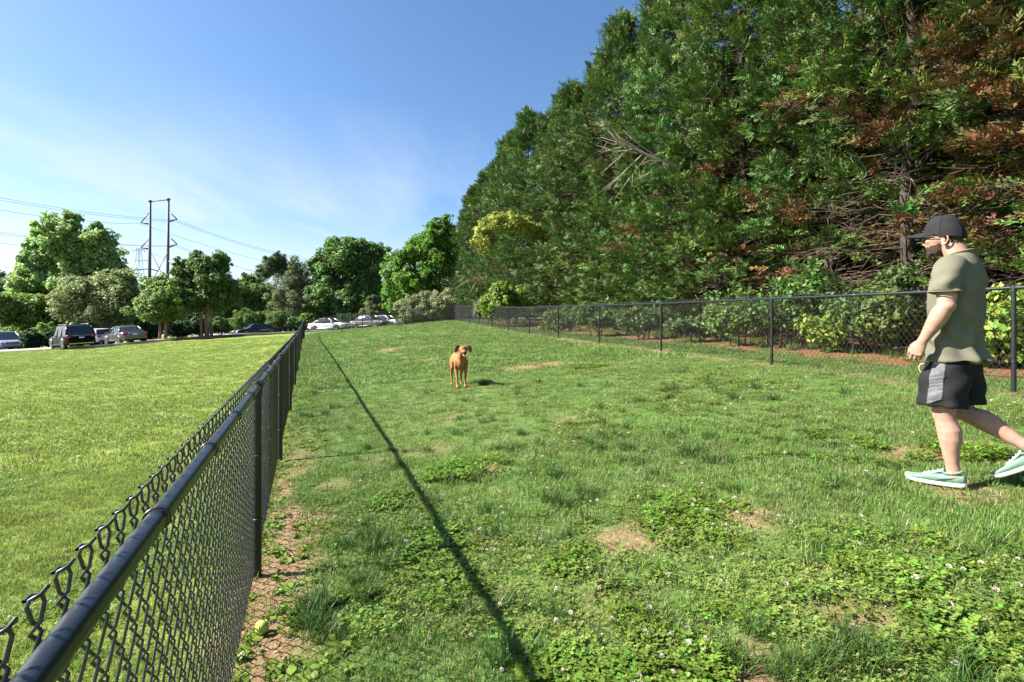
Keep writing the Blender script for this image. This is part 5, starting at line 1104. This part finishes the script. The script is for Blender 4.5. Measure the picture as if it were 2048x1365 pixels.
    top = np.array(top); bot = top-[0, 0, .005]; n = 17; m = len(top); q = [[r*n+i, r*n+i+1, (r+1)*n+i+1, (r+1)*n+i] for r in range(6) for i in range(16)]
    br.add(np.vstack([top, bot]), q+[[a+m for a in f[::-1]] for f in q]+[[6*n+i, 6*n+i+1, 6*n+i+1+m, 6*n+i+m] for i in range(16)]+[[r*n, (r+1)*n, (r+1)*n+m, r*n+m] for r in range(6)]+[[(r+1)*n+16, r*n+16, r*n+16+m, (r+1)*n+16+m] for r in range(6)])
    br.build('cap_brim', M_CAPF, co, True, 50)
    # shirt
    t = MB(); T_ = [(.815, .150, .188, -.022), (.86, .144, .182, -.02), (.93, .138, .177, -.020), (1.05, .141, .180, -.024), (1.15, .146, .188, -.028), (1.25, .147, .200, -.034), (1.33, .141, .210, -.040), (1.40, .124, .200, -.052), (1.45, .100, .160, -.060), (1.492, .080, .106, -.055), (1.525, .068, .074, -.052)]
    estrip(t, [((cx, 0, w), a, bb, X) for w, a, bb, cx in T_], 36)
    for s in (1, -1):
        estrip(t, [((-.045, s*.12, 1.445), .085, .07, X), ((-.046, s*.175, 1.415), .086, .075, X), ((-.046, s*.212, 1.37), .082, .070, X), ((-.046, s*.232, 1.31), .080, .066, X), ((-.043, s*.244, 1.252), .082, .067, X)], 24)
    sm = fuse(t, .0062, 6, .5); V = verts(sm); Nn = norms(sm); u, v, w = V.T; th_ = np.arctan2(v, u+.02)
    hem = ss(1.12, .80, w); back = ss(-.2, .9, -np.cos(th_)); side = ss(.2, .9, np.abs(np.sin(th_))); tor = (np.abs(v) < .215) | (w < 1.22)
    d = .013*hem*(.35+back)*np.sin(th_*8+1.6*np.sin(w*9))*tor
    d += .0135*np.sin(w*34-u*38+2.0*np.sin(w*7+v*5))*ss(.80, .98, w)*ss(1.22, 1.05, w)*(.35+.65*side)*tor
    d += .010*np.sin(u*44+w*20+v*9)*ss(1.12, 1.24, w)*ss(1.44, 1.30, w)*ss(.02, -.12, u)
    d += .006*np.sin(w*50+u*25)*ss(1.24, 1.28, w)*ss(1.42, 1.30, w)*(np.abs(v) > .20)
    V += Nn*d[:, None]; V[:, 0] -= .035*ss(.95, .81, w)*ss(0, -.15, u); setv(sm, V); so = child('shirt', sm, M_SHIRT, root)
    for (cx, cy, cz, ra, rb, tx) in ((-.043, .244, 1.254, .084, .069, 0), ):
        hm = MB(); th = np.linspace(0, 2*np.pi, 33); hm.tube(np.stack([cx+ra*np.cos(th), cy+rb*np.sin(th)*.98, cz+.004*np.cos(th)+.012*np.sin(th)*-.4+.012], 1), .0042, 6, False); hm.build('sleeve_hem', M_SHIRT, so, True)
    cl = MB(); th = np.linspace(0, 2*np.pi, 41); cl.tube(np.stack([-.050+.073*np.cos(th), .078*np.sin(th), 1.522-.018*np.cos(th)], 1), .0075, 8, False); cl.build('collar', M_SHIRT, so, True)
    # shorts
    p = MB(); estrip(p, [((-.02, 0, .95), .100, .135, X), ((-.022, 0, .87), .112, .150, X), ((-.02, 0, .79), .130, .178, X), ((-.02, 0, .72), .128, .178, X)], 30)
    estrip(p, [((-.014, .072, .84), .110, .080, X), ((0., .092, .72), .132, .102, X), ((.010, .098, .62), .130, .104, X), ((.014, .102, .525), .132, .106, (1, 0, -.10))], 28)
    estrip(p, [((-.02, -.072, .84), .110, .080, X), ((-.026, -.09, .72), .126, .10, X), ((-.035, -.095, .62), .120, .10, X), ((-.04, -.098, .530), .118, .10, X)], 28)
    pm = fuse(p, .0062, 5, .5); V = verts(pm); Nn = norms(pm); u, v, w = V.T
    d = .005*np.sin(w*40+u*22+3*np.sin(v*9))*ss(.5, .6, w)+.006*np.sin(np.arctan2(v-.09, u)*6+1)*ss(.70, .53, w); V += Nn*d[:, None]; setv(pm, V); po = child('shorts', pm, M_SHORT, root)
    sp = patch(pm, lambda V: (V[:, 1] > .09) & (V[:, 0] > -.022-.05*(V[:, 2]-.6)) & (V[:, 0] < .060-.05*(V[:, 2]-.6)) & (V[:, 2] < .90) & (V[:, 2] > .565-.5*V[:, 0]), .003, 'side_panel', M_PANEL, po)
    V = verts(sp.data); Nn = norms(sp.data); V += Nn*(.0016*np.sin(V[:, 2]*210+V[:, 0]*60+3*np.sin(V[:, 2]*37)))[:, None]; setv(sp.data, V)
    cd = MB(); th = np.linspace(-.3, 3.6, 14); cd.tube(np.stack([.118+.028*np.sin(th)+.03*(th > 1.5)*0, .075+.01*np.cos(th), .80-.035*(1-np.cos(th))], 1), .0028, 6); cd.tube([(.075, .158, .815), (.092, .160, .805), (.088, .163, .77)], .003, 6); cd.build('drawstring', M_CORD, po, True)
    rn = MB(); h = A((.45, 0, -.893)); f = A((.893, 0, .45)); k = A((.069, .25, .953))+h*.117+f*-.0105+A((0, -.009, 0)); th = np.linspace(0, 2*np.pi, 17)
    rn.tube([k+f*.0112*math.cos(a)+A((0, 1, 0))*.0112*math.sin(a) for a in th], .0022, 6, False); rn.build('ring', M_RING, root, True)
    # shoes: lofted along the foot, heel to toe
    def shoe(org, pitch, s, yaw=0):
        cp_, sp_ = math.cos(pitch), math.sin(pitch); org = A(org)
        def w2(P):
            P = np.asarray(P, float); x = P[..., 0]*cp_-P[..., 2]*sp_; z = P[..., 0]*sp_+P[..., 2]*cp_; y = P[..., 1]; return np.stack([x, y, z], -1)+org
        so = MB(); up = MB(); xs = [-.142, -.135, -.10, -.03, .05, .11, .15, .175, .186]; hw_ = [.012, .030, .038, .038, .042, .046, .040, .026, .010]; ct = [0, 0, 0, 0, .003*s, .004*s, .0, -.002*s, -.002*s]
        th = np.arange(20)*2*np.pi/20; spring = [.016, .008, .003, .0, .0, .003, .009, .018, .024]
        rs = []; ru = []; ht = [.050, .072, .078, .080, .074, .056, .046, .040, .032]
        for x, hwx, c_, sg, hh in zip(xs, hw_, ct, spring, ht):
            pr = np.stack([np.full(20, x), c_+hwx*1.04*np.sign(np.cos(th))*np.abs(np.cos(th))**.6, sg+.013+.014*np.sign(np.sin(th))*np.abs(np.sin(th))**.6], 1); rs.append(w2(pr))
            pu = np.stack([np.full(20, x*.985), c_+hwx*.96*np.sign(np.cos(th))*np.abs(np.cos(th))**(.75), sg+.018+(hh-.018)*(.5+.5*np.sin(th))**.8], 1); ru.append(w2(pu))
        so.rings(rs); up.rings(ru); r_ = up.build('shoe', M_MINT, root, True, 60); so.build('sole', M_SOLE, r_, True, 60)
        cb = MB(); th2 = np.linspace(0, 2*np.pi, 25); cb.tube(w2(np.stack([-.070+.052*np.cos(th2), .034*np.sin(th2), .088+.012*np.abs(np.cos(th2))**2-.006*np.cos(th2)], 1)), .007, 7, False); cb.build('heel_collar', M_MINT, r_, True)
        tg = MB(); tg.rings([w2(np.stack([np.full(14, x), wd*np.cos(np.linspace(0, 2*np.pi, 15)[:-1]), z+.010*np.sin(np.linspace(0, 2*np.pi, 15)[:-1])], 1)) for x, wd, z in ((-.030, .022, .102), (.0, .026, .088), (.04, .026, .074), (.085, .022, .058))]); tg.build('shoe_tongue', M_PALE, r_, True)
        for k in range(5):
            x = .075-.024*k; z = .066+.0085*k; l = MB(); l.tube(w2([(x, -.027, z-.008), (x+.004, -.012, z+.008), (x-.002, .012, z+.008), (x+.002, .027, z-.008)]), .0036, 6); l.build('lace', M_PALE, r_, True)
        mk = []; 
        for q in np.linspace(0, 1, 12):                       # curved check mark on the outer side
            x = .050-.150*q; z0 = .033+.034*q**1.4; wd = .010*(1-q)**.8+.0015; mk.append((x, z0-wd, z0+wd))
        mm = MB(); pts = []
        hwf = lambda x: np.interp(x, xs, hw_)
        for x, za, zb in mk:
            for z in (za, zb): 
                k_ = np.clip((z-.018)/(np.interp(x, xs, ht)-.018), 0, 1); yy = hwf(x)*.96*max(.3, (1-(2*k_**1.25-1)**2))**.375
                pts += [(x, s*(yy+.0025), z), (x, s*(yy-.004), z)]
        qd = []
        for i in range(11):
            a = i*4; qd += [[a, a+4, a+6, a+2], [a+1, a+3, a+7, a+5], [a, a+1, a+5, a+4], [a+2, a+6, a+7, a+3]]
        mm.add(w2(np.array(pts)), qd); mm.build('side_mark', M_MARK, r_)
    shoe((.028, .10, .006), -.03, 1)
    shoe((-.357, -.105, .163), -.62, -1)
    root.scale = (1, 1, 1); return root
man()
M_COAT = mat('tan_dog_coat', (.29, .118, .044), .7, var=.22, scale=5, bump=.3, bscale=120, spec=.2)
M_EARS = mat('dark_brown_ear', (.115, .042, .020), .75, var=.3, scale=20)
M_MUZ = mat('dark_muzzle', (.070, .038, .030), .7, var=.3, scale=30)
M_TONG = mat('pink_tongue', (.52, .20, .19), .4, var=.1)
def dog():
    x, y = at(919, 770, 9.6)[:2]; root = empty('dog', (x, y, h1(x, y)+.012), math.atan2(-.95, .26), 'tan short-haired dog with dark ears trotting towards the camera', 'dog')
    b = MB(); Yx = (0, 1, 0)
    estrip(b, [((-.47, 0, .50), .05, .06, Yx), ((-.43, 0, .51), .098, .11, Yx), ((-.34, 0, .515), .112, .125, Yx), ((-.20, 0, .505), .098, .105, Yx), ((-.05, 0, .49), .105, .125, Yx), ((.08, 0, .475), .118, .158, Yx), ((.18, 0, .475), .112, .160, Yx), ((.25, 0, .49), .085, .12, Yx), ((.29, 0, .50), .045, .07, Yx)], 20)
    estrip(b, [((.16, 0, .52), .095, .11, Yx), ((.25, 0, .575), .075, .088, Yx), ((.32, 0, .635), .064, .072, Yx), ((.37, 0, .675), .06, .065, Yx)])
    b.ball((.395, 0, .700), (.085, .082, .070), 18, 12); b.ball((.43, 0, .672), (.062, .068, .055), 16, 10)
    estrip(b, [((.43, 0, .672), .056, .046, Yx), ((.49, 0, .655), .046, .036, Yx), ((.545, 0, .645), .040, .030, Yx), ((.56, 0, .645), .020, .018, Yx)], 14)
    estrip(b, [((.42, 0, .640), .040, .022, Yx), ((.47, 0, .612), .028, .014, Yx), ((.512, 0, .592), .020, .010, Yx)], 12)
    for s in (1, -1):
        f = .05 if s < 0 else -.02
        estrip(b, [((.17, s*.080, .50), .050, .075, Yx), ((.16, s*.090, .40), .042, .055, Yx), ((.15, s*.092, .335), .033, .040, Yx), ((.175+f*.5, s*.086, .24), .025, .028, Yx), ((.19+f, s*.080, .15), .022, .023, Yx), ((.195+f, s*.078, .07), .019, .020, Yx), ((.21+f, s*.077, .03), .025, .026, Yx)], 14)
        b.ball((.225+f, s*.077, .020), (.042, .030, .020)); g = -.05 if s < 0 else .06
        for k in (-1, 0, 1): b.ball((.252+f, s*.077+k*.016, .016), (.016, .010, .014), 8, 6)
        estrip(b, [((-.36, s*.070, .52), .055, .11, Yx), ((-.32, s*.088, .43), .050, .095, Yx), ((-.26+g*.4, s*.094, .345), .040, .060, Yx), ((-.32+g*.7, s*.090, .265), .028, .038, Yx), ((-.385+g, s*.086, .195), .021, .026, Yx), ((-.37+g, s*.084, .11), .018, .020, Yx), ((-.355+g, s*.083, .04), .022, .024, Yx)], 14)
        b.ball((-.335+g, s*.083, .020), (.042, .028, .020))
    b.tube([(-.46, 0, .54), (-.55, .02, .52), (-.63, .05, .50), (-.70, .08, .53)], [.030, .024, .018, .008], 10)
    body = fuse(b, .0075, 4, .5); bo = child('body', body, M_COAT, root)
    for s in (1, -1):
        e = MB(); o = s*.075; fl = 1.0
        Xx = (1, 0, 0); estrip(e, [((.375, o*.80, .745), .012, .022, Xx), ((.385, o*1.15, .752), .010, .034, Xx), ((.395, o*1.5, .735), .009, .040, Xx), ((.405, o*1.72, .700), .008, .034, Xx), ((.41, o*1.80, .660), .006, .018, Xx), ((.412, o*1.8, .640), .004, .006, Xx)], 14); e.build('ear', M_EARS, bo, True)
        q = MB(); q.ball((.452, s*.034, .703), (.012, .011, .011), 10, 7); q.build('eye', mat('dog_eye', (.015, .01, .008), .15), bo, True)
    n = MB(); n.ball((.562, 0, .655), (.015, .021, .016), 12, 8); n.build('nose', mat('dog_nose', (.02, .016, .016), .35), bo, True)
    patch(body, lambda V: (V[:, 0] > .485) & (V[:, 2] > .60) & (V[:, 2] < .668), .002, 'muzzle', M_MUZ, bo)
    t = MB(); estrip(t, [((.45, 0, .637), .022, .007, Yx), ((.50, 0, .617), .023, .006, Yx), ((.535, .004, .597), .022, .005, Yx), ((.55, .008, .565), .016, .004, Yx)], 12); t.build('tongue', M_TONG, bo, True)
dog()
# ---------------------------------------------------------------- small things
M_BALL = mat('tennis_felt', (.42, .52, .07), .95, var=.15, scale=60, bump=.6, bscale=700)
p = at(524, 1244, 2.62); gz = h1(p[0], p[1]); r_ = .034
b = MB(); b.ball((0, 0, 0), r_, 24, 14); o = b.build('tennis_ball', M_BALL, None, True); o.location = (p[0], p[1], gz+r_-.004); tag(o, 'worn yellow-green tennis ball in the weeds at the foot of the long fence', 'ball')
t = np.linspace(0, 2*np.pi, 60); sx = np.stack([np.cos(t)+.35*np.cos(3*t), np.sin(t)-.35*np.sin(3*t), .95*np.sin(2*t)], 1); sx = unit(sx)*(r_+.0004)
b = MB(); b.tube(sx, .0016, 5, False); b.build('ball_seam', mat('ball_seam', (.55, .58, .42), .9), o, True)
# sign on the gate end
M_SIGN = mat('blue_grey_sign', (.26, .31, .36), .5, var=.12, scale=3)
q = at(838, 626, 1.0); k = (838-1024)/F; s_ = hit(838, FA, FT); c = FA+FT*s_; z = h1(*c)
b = MB(); b.box((0, 0, 0), (.62, .012, .34), bev=.004); o = b.build('notice_sign', M_SIGN); o.location = (c[0]-fn[0]*.045, c[1]-fn[1]*.045, z+.98); o.rotation_euler = (0, 0, math.atan2(FT[1], FT[0])); tag(o, 'small blue-grey notice board hung on the far fence beside the gate', 'sign')
for sx in (-.27, .27):
    b = MB(); b.tube([(sx, -.012, .13), (sx, .06, .13)], .006, 6); b.build('hanger', M_CAP, o)
# teal waste station
M_TEAL = mat('teal_plastic', (.020, .155, .165), .45, var=.15, scale=4)
p = at(950, 641, 47); g = h1(p[0], p[1]); root = empty('waste_station', (p[0], p[1], g), math.atan2(-p[1], -p[0])+math.pi/2, 'teal pet waste station on a post beyond the far stretch of fence', 'waste station')
b = MB(); b.tube([(0, 0, -.1), (0, 0, 1.75)], .03, 8); b.build('post', M_TEAL, root, True)
b = MB(); b.box((0, -.08, 1.42), (.28, .14, .42), bev=.03); b.build('bag_dispenser', M_TEAL, root, True, 40)
b = MB(); b.tube([(0, -.16, .28), (0, -.16, .82)], [.19, .21], 18); w = b.build('bin', M_TEAL, root, True, 40); b = MB(); b.tube([(0, -.16, .82), (0, -.16, .86), (0, -.16, .90)], [.225, .215, .10], 18); b.build('bin_lid', M_TEAL, w, True, 40)
# dark screened fence beyond
M_SCR = mat('dark_screen_fabric', (.060, .056, .064), .9, var=.12, scale=2, bump=.2)
a0 = np.array(look(903, 51)); a1 = np.array(look(946, 56)); Ls = np.linalg.norm(a1-a0); Ts = (a1-a0)/Ls
root = empty('screened_fence', (*a0, h1(*a0)), math.atan2(Ts[1], Ts[0]), 'dark grey screened fence panel beyond the far right fence corner', 'fence')
root.rotation_euler[1] = -math.atan2(h1(*a1)-h1(*a0), Ls)
b = MB(); b.box((Ls/2, 0, .80), (Ls, .02, 1.50)); b.build('screen', M_SCR, root)
for sx in np.linspace(0, Ls, 4): b = MB(); b.tube([(sx, .03, -.3), (sx, .03, 1.62)], .035, 8); b.build('post', M_POST, root, True)
